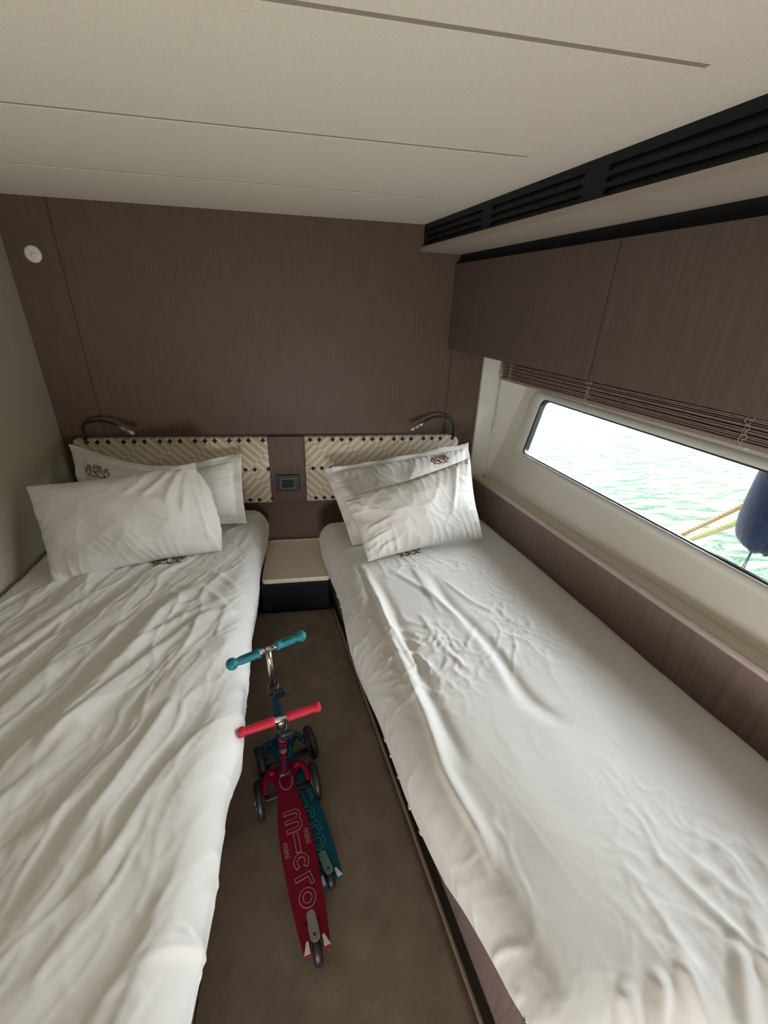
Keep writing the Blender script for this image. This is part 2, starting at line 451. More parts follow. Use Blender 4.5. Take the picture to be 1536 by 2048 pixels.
# overhead cabinet
oc = empty('overhead_cabinet', tuple(s1(0.76, 1.2, 1.37)), 0, 'long taupe wood overhead cabinet with flat doors above the window', 'cabinet')
bm = bmesh.new(); hexa_s(bm, s1, 0.782, 1.20, 0.004, 3.4, 1.378, 1.765)
chp(frombm('body', bm, M['wood_cab']), oc)
for a, b_ in ((0.006, 1.0750), (1.0790, 2.15), (2.154, 3.2)):
    bm = bmesh.new(); hexa_s(bm, s1, 0.76, 0.781, a, b_, 1.370, 1.773, 0.0)
    chp(frombm('door', bm, M['wood_cab']), oc)
for a in (1.0770, 2.152):  # near-black strips between the doors stand in for the shade in the seam
    bm = bmesh.new(); hexa_s(bm, s1, 0.7607, 0.7815, a - 0.0019, a + 0.0019, 1.371, 1.772)
    chp(frombm('gap_shade_strip', bm, M['navy_dark']), oc)

# ------------------------------------------------------------------ hull side with window
HX0, HZ0 = 1.095, 0.614
UP = Vector((0.2836, 0, 0.9589))
HN = UP.cross(-U2).normalized()
if HN.x < 0: HN = -HN                                     # outward
def hp(s, t, d=0.0): return Vector((HX0, YW, HZ0)) - U2 * s + UP * t + HN * d
def rrect(c, rad, n=6):
    """round the corners of a polygon c (list of (s,t))"""
    out = []
    m = len(c)
    for i in range(m):
        p = Vector((*c[i], 0)); a = (Vector((*c[i - 1], 0)) - p); b_ = (Vector((*c[(i + 1) % m], 0)) - p)
        la, lb = a.normalized(), b_.normalized()
        ang = la.angle(lb); d = min(rad / math.tan(ang / 2), 0.45 * min(a.length, b_.length))
        r_ = d * math.tan(ang / 2)
        P0, P1 = p + la * d, p + lb * d; bis = (la + lb).normalized(); ctr = p + bis * (r_ / math.sin(ang / 2))
        v0, v1 = P0 - ctr, P1 - ctr
        for k in range(n + 1):
            t = k / n
            v = (v0.slerp(v1, t).normalized() * v0.length) if v0.angle(v1) > 1e-4 else v0
            out.append(tuple((ctr + v)[:2]))
    return out
SE = 2.35
def top_t(s): return 0.545 - (s - 0.172) * 0.0095
def bot_t(s): return 0.231 - (s - 0.208) * 0.0212
ap = [(0.172, top_t(0.172)), (SE, top_t(SE)), (SE - 0.02, bot_t(SE)), (0.208, bot_t(0.208))]
AP = rrect(ap, 0.030)
def offs(l, t_, b_, r_):
    return [(0.172 - l, top_t(0.172 - l) + t_), (SE + r_, top_t(SE + r_) + t_), (SE + r_ - 0.02, bot_t(SE + r_) - b_), (0.208 - l, bot_t(0.208 - l) - b_)]
RO = rrect(offs(0.085, 0.040, 0.042, 0.08), 0.055); RM = rrect(offs(0.070, 0.030, 0.032, 0.07), 0.045); RI = rrect(offs(0.030, 0.008, 0.008, 0.03), 0.035)
# hull liner with hole
def loft(rings, closed=True):
    n = len(rings[0]); V = [p for r__ in rings for p in r__]; F = []
    for i in range(len(rings) - 1):
        for k in range(n): F.append((i * n + k, i * n + (k + 1) % n, (i + 1) * n + (k + 1) % n, (i + 1) * n + k))
    return V, F
RB_ = rrect([(-0.1, 0.85), (3.9, 0.85), (3.9, -0.03), (-0.1, -0.03)], 0.002)
hr_ = [[hp(*p) for p in RB_], [hp(*p) for p in RM], [hp(*p, 0.05) for p in RM], [hp(*p, 0.05) for p in RB_]]
V, F = loft(hr_ + [hr_[0]])
mesh('wall_right', V, F, M['gelcoat'], smooth=False, kind='structure')
# lower outer hull + upper closure keep the cabin light-tight
win = empty('window_1', tuple(hp(0.9, 0.2)), 0); win['kind'] = 'structure'
rings = [[hp(*p, 0.004) for p in RO], [hp(*p, -0.006) for p in RM], [hp(*p, -0.008) for p in RI], [hp(*p, 0.004) for p in AP], [hp(*p, 0.012) for p in AP]]
def rs(P_, n=96):
    """resample closed polygon by index blocks (all built with the same corner count)"""
    return P_
chp(MB().add(loft(rings)).build('window_frame', M['white_frame']), win)
GI = rrect([(0.180, top_t(0.18) - 0.006), (SE - 0.008, top_t(SE) - 0.006), (SE - 0.028, bot_t(SE) + 0.006), (0.216, bot_t(0.216) + 0.006)], 0.026)
GO = rrect(offs(0.02, 0.02, 0.02, 0.02), 0.03)
rings = [[hp(*p, 0.008) for p in AP], [hp(*p, 0.010) for p in GI], [hp(*p, 0.040) for p in GI], [hp(*p, 0.052) for p in GO]]
chp(MB().add(loft(rings)).build('gasket', M['rubber'], smooth=False), win)
bm = bmesh.new(); bm.faces.new([bm.verts.new(hp(*p, 0.038)) for p in GI]); fc = bm.faces[:]
r_ = bmesh.ops.extrude_face_region(bm, geom=fc)
bmesh.ops.translate(bm, verts=[v for v in r_['geom'] if isinstance(v, bmesh.types.BMVert)], vec=HN * 0.005)
chp(frombm('pane', bm, M['glass']), win)
# portal at the window
po_d = bpy.data.lights.new('window_portal', 'AREA'); po = bpy.data.objects.new('window_portal', po_d); COL.objects.link(po)
po_d.shape = 'RECTANGLE'; po_d.size = 2.3; po_d.size_y = 0.42; po_d.cycles.is_portal = True
zax = HN                                  # area light emits along local -Z -> inward
xax = (-U2).normalized(); yax = zax.cross(xax).normalized()
Mx = Matrix((xax, yax, zax)).transposed().to_4x4(); Mx.translation = hp((0.17 + SE) / 2, 0.44, 0.06); po.matrix_world = Mx

# niche: white end return, ledge, wood side board
ext('trim_4', s2, [(0.978, 0.60), (0.978, 1.45), (1.42, 1.45), (1.17, 0.60)], 0.0, 0.014, M['white_frame'], kind='structure')
ext('trim_5', s2, [(1.018, 0.56), (1.018, 0.622), (1.024, 0.628), (1.16, 0.628), (1.16, 0.56)], 0.0, SMAX, M['ledge'], kind='structure')
ext('trim_6', s2, [(1.000, 0.0), (1.000, 0.612), (1.040, 0.612), (1.040, 0.0)], 0.0, SMAX, M['wood_side'], kind='structure')
ext('trim_7', s2, [(0.998, 0.612), (0.998, 0.627), (1.004, 0.633), (1.018, 0.633), (1.022, 0.629), (1.022, 0.612)], 0.0, SMAX, M['wood_edge'], kind='structure')
# outer hull below the liner and filler above (outside the visible room)
ext('wall_hull', s2, [(1.12, -0.1), (1.12, 0.60), (1.16, 0.62), (1.20, 0.60), (1.20, -0.1)], -0.1, SMAX, M['gelcoat'], kind='structure')
ext('trim_8', s2, [(1.30, 1.40), (1.30, 2.0), (1.44, 2.0), (1.44, 1.38)], -0.1, SMAX, M['gelcoat'], kind='structure')
# cabinet underside filler between cabinet and hull
ext('trim_9', s2, [(0.90, 1.385), (0.90, 1.42), (1.40, 1.42), (1.40, 1.385)], 0.0, SMAX, M['gelcoat'], kind='structure')
sc = MB().add(lathe([(0, 0.006), (0.006, 0.006), (0.010, 0.003)], s2(1.05, 0.06, 0.628), (0, 0, 1), 16)).build('screw', M['brushed'])
tag(sc, 'small metal cord screw on the ledge corner below the blind cords', 'screw')

# venetian blind, drawn up under the cabinet
vb = empty('venetian_blind', tuple(s2(1.07, 1.0, 1.23)), 0, 'taupe venetian blind drawn up in a stack above the boat window', 'blind')
bm = bmesh.new()
zz = 1.243; k = 0
while zz < 1.378:
    j = 0.004 * math.sin(k * 2.4)
    f = lambda x, s, z: s2(x, s, z)
    hexa_s(bm, f, 1.050 + j, 1.106 + j, 0.070, 3.3, zz, zz + 0.0032)
    zz += 0.0062 + 0.0012 * math.sin(k * 1.7); k += 1
chp(frombm('slats', bm, M['slat'], smooth=False), vb)
bm = bmesh.new(); hexa_s(bm, s2, 1.046, 1.110, 0.068, 3.3, 1.222, 1.240, 0.004)
chp(frombm('bottom_rail', bm, M['slat']), vb)
for s_ in (0.16, 0.72, 1.36, 2.0):
    mb = MB()
    for dx in (0.0, 0.012):
        pts = [s2(1.044 + 0.003 * math.sin(i * 1.3 + dx * 300), s_ + dx + 0.005 * math.sin(i * 2.1 + dx * 100), 1.222 + i * 0.0098) for i in range(17)]
        mb.tube(smooth_path(pts, 3), 0.0009, 6)
    for i in range(9):
        z_ = 1.245 + i * 0.0145; mb.tube([s2(1.042, s_ - 0.002, z_), s2(1.041, s_ + 0.014, z_ + 0.004)], 0.0008, 6)
    chp(mb.build('ladder_cord', M['cord']), vb)
    chp(MB().add(lathe([(0, 0.002), (0.003, 0.0075), (0.008, 0.0075), (0.012, 0.003)], s2(1.07, s_ + 0.01, 1.213), (0, 0, 1), 14)).build('cord_button', M['white_pl']), vb)
for dx, zb_ in ((0.0, 0.945), (0.010, 0.955)):
    pts = [s2(1.046, 0.078 + dx, 1.30), s2(1.050, 0.080 + dx * 0.6, 1.12), s2(1.052, 0.078, zb_)]
    chp(MB().tube(smooth_path(pts, 6), 0.0011, 6).build('pull_cord', M['cord']), vb)
chp(MB().add(lathe([(0, 0.002), (0.004, 0.0075), (0.018, 0.0085), (0.028, 0.004), (0.034, 0.002)], s2(1.052, 0.078, 0.918), (0, 0, 1), 16)).build('cord_tassel', M['white_pl']), vb)
chp(MB().tube([s2(1.056, 0.072, 1.225), s2(1.050, 0.062, 0.63)], 0.0010, 6).build('guide_cord', M['cord']), vb)

# ------------------------------------------------------------------ carpet
def cx_edge(y): return 0.23 + 0.163 * (1.128 - y)
V = []; F = []; ny = 120; nx = 30
cz = 0.012
ys = np.linspace(YB + 0.02, 1.945, ny)
for j, y in enumerate(ys):
    xe = cx_edge(y) - 0.012
    for i in range(nx + 1):
        x = -0.328 + (xe + 0.328) * i / nx
        z = cz + 0.0015 * float(perlin(x * 9, y * 9, 5)) + 0.0006 * float(perlin(x * 60, y * 60, 6))
        if abs(y - 1.56 + 0.07 * x) < 0.012: z -= 0.003
        V.append((x, y, z))
for j in range(ny - 1):
    for i in range(nx):
        a = j * (nx + 1) + i; F.append((a, a + 1, a + nx + 2, a + nx + 1))
# skirts down to the floor
nb = len(V)
for j, y in enumerate(ys): V.append((cx_edge(y) - 0.012, y, 0.0))
for j in range(ny - 1): F.append((j * (nx + 1) + nx, nb + j, nb + j + 1, (j + 1) * (nx + 1) + nx))
nb2 = len(V)
for i in range(nx + 1): V.append((V[(ny - 1) * (nx + 1) + i][0], ys[-1], 0.0))
for i in range(nx): F.append(((ny - 1) * (nx + 1) + i, (ny - 1) * (nx + 1) + i + 1, nb2 + i + 1, nb2 + i))
ca = empty('carpet', (0, 0.6, 0), 0, 'beige brown fitted carpet runner on the aisle floor between the beds', 'carpet')
chp(mesh('pile', V, F, M['carpet']), ca)
mb = MB()
pts = [(cx_edge(y) - 0.006, y, 0.008) for y in np.linspace(YB + 0.02, 1.945, 60)]
V2, F2 = tube_data(pts, 0.0075, 8); chp(MB().add((V2, F2)).build('bound_edge', M['carpet_edge']), ca)

# ------------------------------------------------------------------ beds
def bed_frame(f_base, label):
    pass
A_R = R(9.5)
RO_ = Vector((1.0, 2.38, 0)); RA = Vector((-math.cos(A_R), -math.sin(A_R), 0)); RB = Vector((math.sin(A_R), -math.cos(A_R), 0))
LO_ = Vector((XL + 0.004, 2.385, 0)); LA = Vector((1, 0, 0)); LB = Vector((0, -1, 0))
def bedbox(bm, O, A, B, a0, a1, b0, b1, z0, z1, bevel=0.0):
    P = [O + A * a + B * b_ + Vector((0, 0, z)) for z in (z0, z1) for a, b_ in ((a0, b0), (a1, b0), (a1, b1), (a0, b1))]
    add_hexa(bm, P, bevel)
for (O, A, B, lab, W0, Lb) in ((LO_, LA, LB, 'built-in single bed base under the left duvet along the vinyl wall', 0.94, 2.5),
                               (RO_, RA, RB, 'built-in single bed base under the right duvet below the window', 0.942, 2.16)):
    rt = empty('bed', tuple(O + A * 0.5 + B * 1.0), 0, lab, 'bed')
    bm = bmesh.new(); bedbox(bm, O, A, B, 0.015, W0, 0.01, Lb, 0.0, 0.205, 0.004)
    chp(frombm('base', bm, M['wood_side']), rt)
    bm = bmesh.new(); bedbox(bm, O, A, B, 0.02, W0 - 0.004, 0.02, Lb - 0.08, 0.207, 0.40, 0.035)
    chp(frombm('mattress', bm, M['mattress'], smooth=True), rt)

def w2l(pts, O, A, B):
    return [((Vector((x, y, 0)) - Vector((O.x, O.y, 0))).dot(A), (Vector((x, y, 0)) - Vector((O.x, O.y, 0))).dot(B)) for x, y in pts]

def duvet(name, O, A, B, W, L, Rw, Ra, Rh, Rf, Dw, Da, Dh, Df, ztop, crown, dispf, edgef, step, label, cornerlift=0.0, footskew=0.0):
    """cloth sheet mapped over a rounded slab: W across from the wall side to the aisle, L from head to foot"""
    p = np.arange(Rw - Dw, W - Ra + Da + step, step); q = np.arange(Rh - Dh, L - Rf + Df + step, step)
    Pp, Qq = np.meshgrid(p, q, indexing='ij')
    def pos(Pp, Qq):
        cx = np.clip(Pp, Rw, W - Ra); cy = np.clip(Qq, Rh, L - Rf)
        dx = Pp - cx; dy = Qq - cy; d = np.hypot(dx, dy); dd = np.maximum(d, 1e-9); ux = dx / dd; uy = dy / dd
        Rr = np.where(ux > 0, Ra, Rw) * ux ** 2 + np.where(uy > 0, Rf, Rh) * uy ** 2 + 1e-6
        Dd = np.where(ux > 0, Da, Dw) * ux ** 2 + np.where(uy > 0, Df, Dh) * uy ** 2 + 1e-6
        hem = (1 + 0.05 * perlin(Qq * 7, Pp * 7, 91)) * (1 - cornerlift * np.clip((Qq - (L - 0.42)) / 0.30, 0, 1) * np.clip(ux, 0, 1))
        clamped = d > Dd * hem
        dcl = np.minimum(d, Dd * hem)
        th = np.minimum(dcl / Rr, math.pi / 2)
        rest = np.maximum(dcl - Rr * math.pi / 2, 0)
        hz = Rr * np.sin(th) - 0.12 * rest
        dn = Rr * (1 - np.cos(th)) + rest
        X = cx + ux * hz; Y = cy + uy * hz
        a_ = np.clip(X / W, 0, 1); b_ = np.clip(Y / L, 0, 1)
        cr_ = crown * (1 - np.abs(2 * a_ - 1) ** 3) * (1 - np.abs(2 * b_ - 1) ** 6)
        Z = ztop + cr_ - dn
        Y = Y + footskew * np.clip((0.85 - X) / 0.45, 0, 1) * np.clip(Y / L, 0, 1) ** 4
        X = X + edgef(Y) * np.clip((X - W * 0.6) / (W * 0.4), 0, 1) ** 2
        return X, Y, Z, clamped, d / Rr, np.where(d < 1e-6, 1.0, np.clip((Dd * hem - d) / 0.025, 0, 1))
    X, Y, Z, cl, sd, mg = pos(Pp, Qq)
    S = np.stack([X, Y, Z], -1)
    gx = np.gradient(S, axis=0); gy_ = np.gradient(S, axis=1)
    nn = np.cross(gx, gy_); ln = np.linalg.norm(nn, axis=-1, keepdims=True)
    nn = np.where(ln > 1e-12, nn / np.maximum(ln, 1e-12), np.array([0, 0, 1.0]))
    nn = np.where((nn[..., 2:3] < -0.2), -nn, nn)
    S = S + nn * (dispf(Pp, Qq, X, Y, sd) * mg)[..., None]
    S[..., 0] = np.maximum(S[..., 0], 0.003); S[..., 1] = np.maximum(S[..., 1], 0.0)
    Wd = np.array([O.x, O.y, 0.0]) + S[..., 0:1] * np.array([A.x, A.y, 0]) + S[..., 1:2] * np.array([B.x, B.y, 0]) + S[..., 2:3] * np.array([0, 0, 1.0])
    ni, nj = Pp.shape
    idx = np.arange(ni * nj).reshape(ni, nj)
    f = np.stack([idx[:-1, :-1], idx[1:, :-1], idx[1:, 1:], idx[:-1, 1:]], -1).reshape(-1, 4)
    c = cl.reshape(-1); keep = ~(c[f].all(axis=1)); f = f[keep]
    flip = (A.cross(B)).z < 0
    if flip: f = f[:, ::-1]
    used = np.unique(f); remap = -np.ones(ni * nj, int); remap[used] = np.arange(len(used))
    V = Wd.reshape(-1, 3)[used]; f = remap[f]
    o = mesh(name, V, f, M['linen'], label=label, cat='duvet')
    sm = o.modifiers.new('thickness', 'SOLIDIFY'); sm.thickness = 0.004; sm.offset = -1
    return o

def folds(X, Y, lst):
    h = np.zeros(X.shape)
    for pts, amp, wid, asym in lst:
        pp = poly_smooth(pts, 6)
        d, side, t = seg_dist(X, Y, pp)
        w_ = np.where(side > 0, wid * (1 + asym), wid * (1 - asym))
        env = np.clip(np.minimum(t, 1 - t) * 6, 0, 1) ** 0.7
        env = 0.15 + 0.85 * env
        endf = np.where((t <= 0.001) | (t >= 0.999), np.exp(-(d / (wid * 0.8)) ** 2), 1)
        h += amp * env * endf * np.exp(-(d / w_) ** 2)
    return h

# ---- right duvet
R_F = [
 ([(0.212, 1.685), (0.248, 1.407), (0.271, 1.142), (0.306, 0.843), (0.317, 0.671), (0.352, 0.531), (0.362, 0.45)], 0.014, 0.014, 0.45),
 ([(0.262, 1.60), (0.300, 1.35), (0.325, 1.10), (0.352, 0.84), (0.375, 0.68)], -0.009, 0.020, 0.0),
 ([(0.255, 1.43), (0.262, 1.30), (0.300, 1.15), (0.325, 1.02)], 0.009, 0.010, 0.2),
 ([(0.514, 1.56), (0.54, 1.339), (0.599, 1.153), (0.631, 0.999), (0.649, 0.851), (0.711, 0.752)], -0.010, 0.028, -0.3),
 ([(0.46, 1.60), (0.50, 1.38), (0.555, 1.19), (0.59, 1.02), (0.60, 0.86)], 0.007, 0.022, 0.0),
 ([(0.441, 1.652), (0.481, 1.283)], 0.004, 0.012, 0.3),
 ([(0.339, 1.62), (0.475, 1.414), (0.561, 1.213)], 0.006, 0.015, 0.3),
 ([(0.531, 0.244), (0.53, 0.17)], 0.012, 0.018, 0.3), ([(0.61, 0.25), (0.556, 0.16)], 0.014, 0.016, 0.2),
 ([(0.657, 0.26), (0.661, 0.14)], 0.016, 0.018, 0.3), ([(0.793, 0.26), (0.713, 0.15)], 0.016, 0.02, 0.3), ([(0.86, 0.30), (0.80, 0.16)], 0.012, 0.02, 0.3),
 ([(0.823, 0.41), (0.959, 0.41)], 0.006, 0.012, 0.3), ([(0.798, 0.356), (0.922, 0.375)], 0.007, 0.013, 0.3),
 ([(0.325, 0.331), (0.337, 0.336), (0.383, 0.322)], 0.004, 0.007, 0.3), ([(0.312, 0.259), (0.357, 0.275)], 0.004, 0.007, 0.3),
 ([(0.56, 1.50), (0.62, 1.36), (0.70, 1.25)], 0.005, 0.010, 0.2), ([(0.40, 1.30), (0.44, 1.12), (0.50, 0.98)], 0.005, 0.010, 0.2),
]
R_FL = [(w2l(p, RO_, RA, RB), a, w_, s_) for p, a, w_, s_ in R_F]
def disp_r(P_, Q_, X, Y, sd):
    wx = X + 0.05 * perlin(X * 5, Y * 5, 3); wy = Y + 0.05 * perlin(X * 5, Y * 5, 4)
    mask = np.clip(0.5 + 1.4 * perlin(X * 2.2 + 3, Y * 2.2, 7), 0.12, 1) * np.clip((X - 0.12) / 0.25, 0.05, 1)
    midz = np.exp(-((Y - 1.15) / 0.75) ** 2)
    h = 0.0050 * ridge(wx * 11, wy * 7, 11, 7) * mask * (0.35 + midz)
    h += 0.0036 * ridge(wx * 9 - wy * 5, wy * 11 + wx * 3, 19, 8) * mask * (0.3 + midz)
    h += 0.0030 * ridge(wx * 8 + wy * 8, wy * 6 - wx * 5, 12, 6) * mask * (0.35 + midz)
    h += 0.0022 * ridge(wx * 22 - wy * 9, wy * 16 + wx * 6, 13, 4) * mask * (0.3 + midz)
    h += 0.006 * perlin(X * 3.2, Y * 2.2, 14) + 0.002 * perlin(X * 9, Y * 7, 15)
    h *= 1 - 0.8 * np.clip((sd - 0.25) * 1.5, 0, 1) * (P_ > 0.5)
    h += folds(X, Y, R_FL)
    side = np.clip(sd - 0.6, 0, 1) * (P_ > 0.5)
    h += side * (0.003 * ridge(Y * 9 + X * 2, P_ * 2.5, 16, 5) + 0.0025 * perlin(Y * 4, P_ * 3, 17))
    foot = np.clip((Y - 1.86) / 0.2, 0, 1)
    h += foot * 0.012 * ridge(X * 9 + Y * 2, Y * 2.5, 18, 2.5) * np.clip((0.80 - X) / 0.2, 0, 1)
    # stretched taut near the wall side
    return h * np.clip(1.2 - 0.0 * X, 0, 1)
def edge_r(Y): return 0.045 * np.exp(-((Y - 1.15) / 0.5) ** 2) + 0.01 * np.sin(Y * 9) * np.clip(Y, 0, 1)
duvet_r = duvet('duvet', RO_, RA, RB, 1.0, 2.13, 0.10, 0.085, 0.09, 0.15, 0.20, 0.255, 0.16, 0.28, 0.442, 0.035, disp_r, edge_r, 0.0065,
      'crumpled white duvet on the right bed, with the wood board and window beside it', cornerlift=0.58, footskew=0.16)

# ---- left duvet
L_F = [
 ([(-1.10, 1.10), (-1.028, 1.215), (-0.971, 1.403), (-0.869, 1.572)], 0.008, 0.018, 0.3),
 ([(-0.85, 0.72), (-0.77, 0.881), (-0.693, 1.051), (-0.634, 1.209), (-0.597, 1.414), (-0.489, 1.597)], 0.015, 0.030, 0.3),
 ([(-0.73, 0.87), (-0.677, 0.977), (-0.57, 1.156), (-0.441, 1.366), (-0.33, 1.42)], 0.012, 0.024, 0.35),
 ([(-0.56, 0.66), (-0.507, 0.763), (-0.474, 0.885), (-0.437, 0.997)], 0.011, 0.018, 0.35),
 ([(-0.50, 0.52), (-0.46, 0.601), (-0.43, 0.703), (-0.396, 0.787), (-0.334, 0.88)], 0.012, 0.017, 0.4),
 ([(-0.83, 0.62), (-0.755, 0.728), (-0.697, 0.83), (-0.656, 0.958)], 0.009, 0.028, 0.2),
 ([(-0.77, 0.52), (-0.693, 0.617), (-0.607, 0.706), (-0.525, 0.847)], 0.009, 0.024, 0.2),
 ([(-0.411, 0.318), (-0.367, 0.39), (-0.308, 0.425), (-0.262, 0.432)], 0.009, 0.010, 0.4),
 ([(-0.336, 0.44), (-0.286, 0.46), (-0.242, 0.42)], 0.006, 0.008, 0.3),
 ([(-0.96, 0.85), (-0.902, 0.992), (-0.855, 1.13), (-0.752, 1.272), (-0.653, 1.482)], 0.012, 0.030, 0.3),
 ([(-0.60, 1.725), (-0.43, 1.66), (-0.30, 1.52)], 0.007, 0.014, 0.3), ([(-0.62, 1.60), (-0.45, 1.55), (-0.33, 1.40)], 0.007, 0.014, 0.3),
 ([(-0.58, 1.42), (-0.47, 1.47), (-0.36, 1.45)], 0.006, 0.012, 0.3), ([(-0.66, 1.18), (-0.55, 1.33), (-0.42, 1.45)], 0.009, 0.018, 0.3),
 ([(-0.47, 0.34), (-0.39, 0.36), (-0.33, 0.37)], 0.005, 0.008, 0.3),
]
L_FL = [(w2l(p, LO_, LA, LB), a, w_, s_) for p, a, w_, s_ in L_F]
def disp_l(P_, Q_, X, Y, sd):
    th = R(22)         # fold direction, measured from the bed length
    al = -X * math.sin(th) + Y * math.cos(th); ac = X * math.cos(th) + Y * math.sin(th)
    ac = ac + 0.03 * perlin(al * 2.5, ac * 4, 21)
    h = 0.013 * perlin(ac * 8, al * 1.6, 22) + 0.0065 * perlin(ac * 17, al * 3.2, 23)
    h += 0.004 * ridge(ac * 12, al * 2.2, 24, 4) * np.clip(0.4 + perlin(X * 2, Y * 2, 25) * 1.6, 0, 1)
    h += 0.0022 * ridge(X * 13 + Y * 5, Y * 10, 26, 7)
    h += 0.0055 * ridge(ac * 9 + 0.4 * perlin(al * 5, ac * 9, 31), al * 1.9, 29, 6) + 0.003 * ridge(ac * 20, al * 4.5, 30, 5)
    h *= 1 - 0.7 * np.clip((sd - 0.25) * 1.5, 0, 1) * (P_ > 0.5)
    h += folds(X, Y, L_FL)
    side = np.clip(sd - 0.6, 0, 1) * (P_ > 0.5)
    h += side * (0.005 * ridge(Y * 7 + X, P_ * 2.5, 27, 4) + 0.004 * perlin(Y * 6, P_ * 3, 28))
    return h
def edge_l(Y): return 0.018 * np.exp(-((Y - 1.4) / 0.5) ** 2) + 0.024 * np.exp(-((Y - 1.495) / 0.075) ** 2) + 0.006 * np.sin(Y * 11)
duvet_l = duvet('duvet', LO_, LA, LB, 1.0, 2.52, 0.05, 0.085, 0.09, 0.12, 0.12, 0.255, 0.16, 0.28, 0.462, 0.02, disp_l, edge_l, 0.0065,
      'white duvet with slanting folds on the left bed, scooter grip lying over it')

# ------------------------------------------------------------------ pillows
class Pillow:
    def __init__(s, TL, TR, BR, BL, T, fl, seed, concave=0.03, sag_top=0.0, wr=1.0, lean=None, pw=0.55, back=0.6, fold=(), rc=0.06):
        s.fold = fold; s.rc = rc; s.c = [np.array(v, float) for v in (TL, TR, BR, BL)]; s.T = T; s.fl = fl; s.seed = seed; s.cc = concave; s.sag = sag_top; s.wr = wr; s.pw = pw; s.back = back
        TL, TR, BR, BL = s.c
        n = np.cross(TR - TL, BL - TL); s.n = n / np.linalg.norm(n)
        if s.n[1] > 0: s.n = -s.n
        s.w = np.linalg.norm(TR - TL); s.h = np.linalg.norm(BL - TL)
    def base(s, u, v):
        TL, TR, BR, BL = s.c
        u_, v_ = np.asarray(u, float), np.asarray(v, float)
        cu = s.cc * (1 - (2 * v_ - 1) ** 2); cv = s.cc * 1.1 * (1 - (2 * u_ - 1) ** 2)
        uu = u_ + (0.5 - u_) * 2 * cu / s.w * 1.0 * np.abs(2 * u_ - 1); vv = v_ + (0.5 - v_) * 2 * cv / s.h * np.abs(2 * v_ - 1)
        vv = vv + s.sag / s.h * np.clip(1 - v_, 0, 1) ** 1.5 * np.sin(np.pi * np.clip(u_, 0, 1)) ** 1.3
        pc = s.rc * np.abs((2 * u_ - 1) * (2 * v_ - 1)) ** 6
        uu = uu + (0.5 - uu) * pc; vv = vv + (0.5 - vv) * pc
        uu = uu[..., None]; vv = vv[..., None]
        P = (TL * (1 - uu) + TR * uu) * (1 - vv) + (BL * (1 - uu) + BR * uu) * vv
        return P
    def surf(s, u, v, sgn=1.0):
        u = np.asarray(u, float); v = np.asarray(v, float)
        P = s.base(u, v); f1 = s.fl / s.w; f2 = s.fl / s.h
        ui = np.clip((u - f1) / (1 - 2 * f1), 0, 1); vi = np.clip((v - f2) / (1 - 2 * f2), 0, 1)
        t = (np.sin(np.pi * ui) * np.sin(np.pi * vi)); t = np.maximum(t, 0) ** s.pw
        k = 1.0 if sgn > 0 else s.back
        d = s.T * t * k
        if sgn > 0:
            # seam puckers radiating from the edges + soft crumples
            x = u * s.w; y = v * s.h
            eu = np.minimum(ui, 1 - ui) * s.w; ev = np.minimum(vi, 1 - vi) * s.h
            fe = np.exp(-ev / 0.07) * np.clip(ev / 0.01, 0, 1); fs = np.exp(-eu / 0.07) * np.clip(eu / 0.01, 0, 1)
            d = d + s.wr * (0.006 * ridge(x * 20 + 1.5 * perlin(x * 4, y * 4, s.seed), y * 3, s.seed + 1, 2) * fe + 0.006 * ridge(y * 20 + 1.5 * perlin(x * 4, y * 4, s.seed + 2), x * 3, s.seed + 3, 2) * fs)
            if s.fold: d = d + folds(x, y, s.fold) * np.clip(t * 3, 0, 1)
            dg = x * 0.8 + y
            d = d + s.wr * t * (0.004 * ridge(dg * 6, (y - x) * 3, s.seed + 4, 3) + 0.006 * perlin(x * 4, y * 5, s.seed + 5) + 0.0025 * ridge(x * 14 - y * 8, y * 9, s.seed + 8, 5))
        wob = 0.008 * perlin(u * 5, v * 5, s.seed + 6)
        if s.fl > 0:
            edge = np.minimum(np.minimum(u, 1 - u) * s.w, np.minimum(v, 1 - v) * s.h)
            wob = wob + np.clip(1 - edge / s.fl, 0, 1) * 0.016 * perlin(u * 7, v * 7, s.seed + 7)
        return P + s.n * (sgn * d + wob)[..., None]
    def build(s, label, group=None):
        nu, nv = 110, 84
        u, v = np.meshgrid(np.linspace(0, 1, nu), np.linspace(0, 1, nv), indexing='ij')
        # front and back
        Fp = s.surf(u, v, 1.0) + s.n * 0.0015; Bp = s.surf(u, v, -1.0) - s.n * 0.0015
        idx = np.arange(nu * nv).reshape(nu, nv); nb = nu * nv
        q = np.stack([idx[:-1, :-1], idx[1:, :-1], idx[1:, 1:], idx[:-1, 1:]], -1).reshape(-1, 4)
        fb = q[:, ::-1] + nb
        F = [tuple(r__) for r__ in q] + [tuple(r__) for r__ in fb]
        ring = list(idx[:, 0]) + list(idx[-1, 1:]) + list(idx[-2::-1, -1]) + list(idx[0, -2:0:-1])
        for i in range(len(ring)):
            a, b_ = ring[i], ring[(i + 1) % len(ring)]; F.append((b_, a, a + nb, b_ + nb))
        V = np.concatenate([Fp.reshape(-1, 3), Bp.reshape(-1, 3)])
        c = V.mean(0)
        root = mesh('pillow', V, F, M['linen_flat'], label=label, cat='pillow', group=group)
        bm = bmesh.new(); bm.from_mesh(root.data); bmesh.ops.recalc_face_normals(bm, faces=bm.faces[:]); bm.to_mesh(root.data); bm.free()
        return root
    def pt(s, u, v, off=0.002):
        return Vector(s.surf(np.array([u]), np.array([v]), 1.0)[0] + s.n * off)

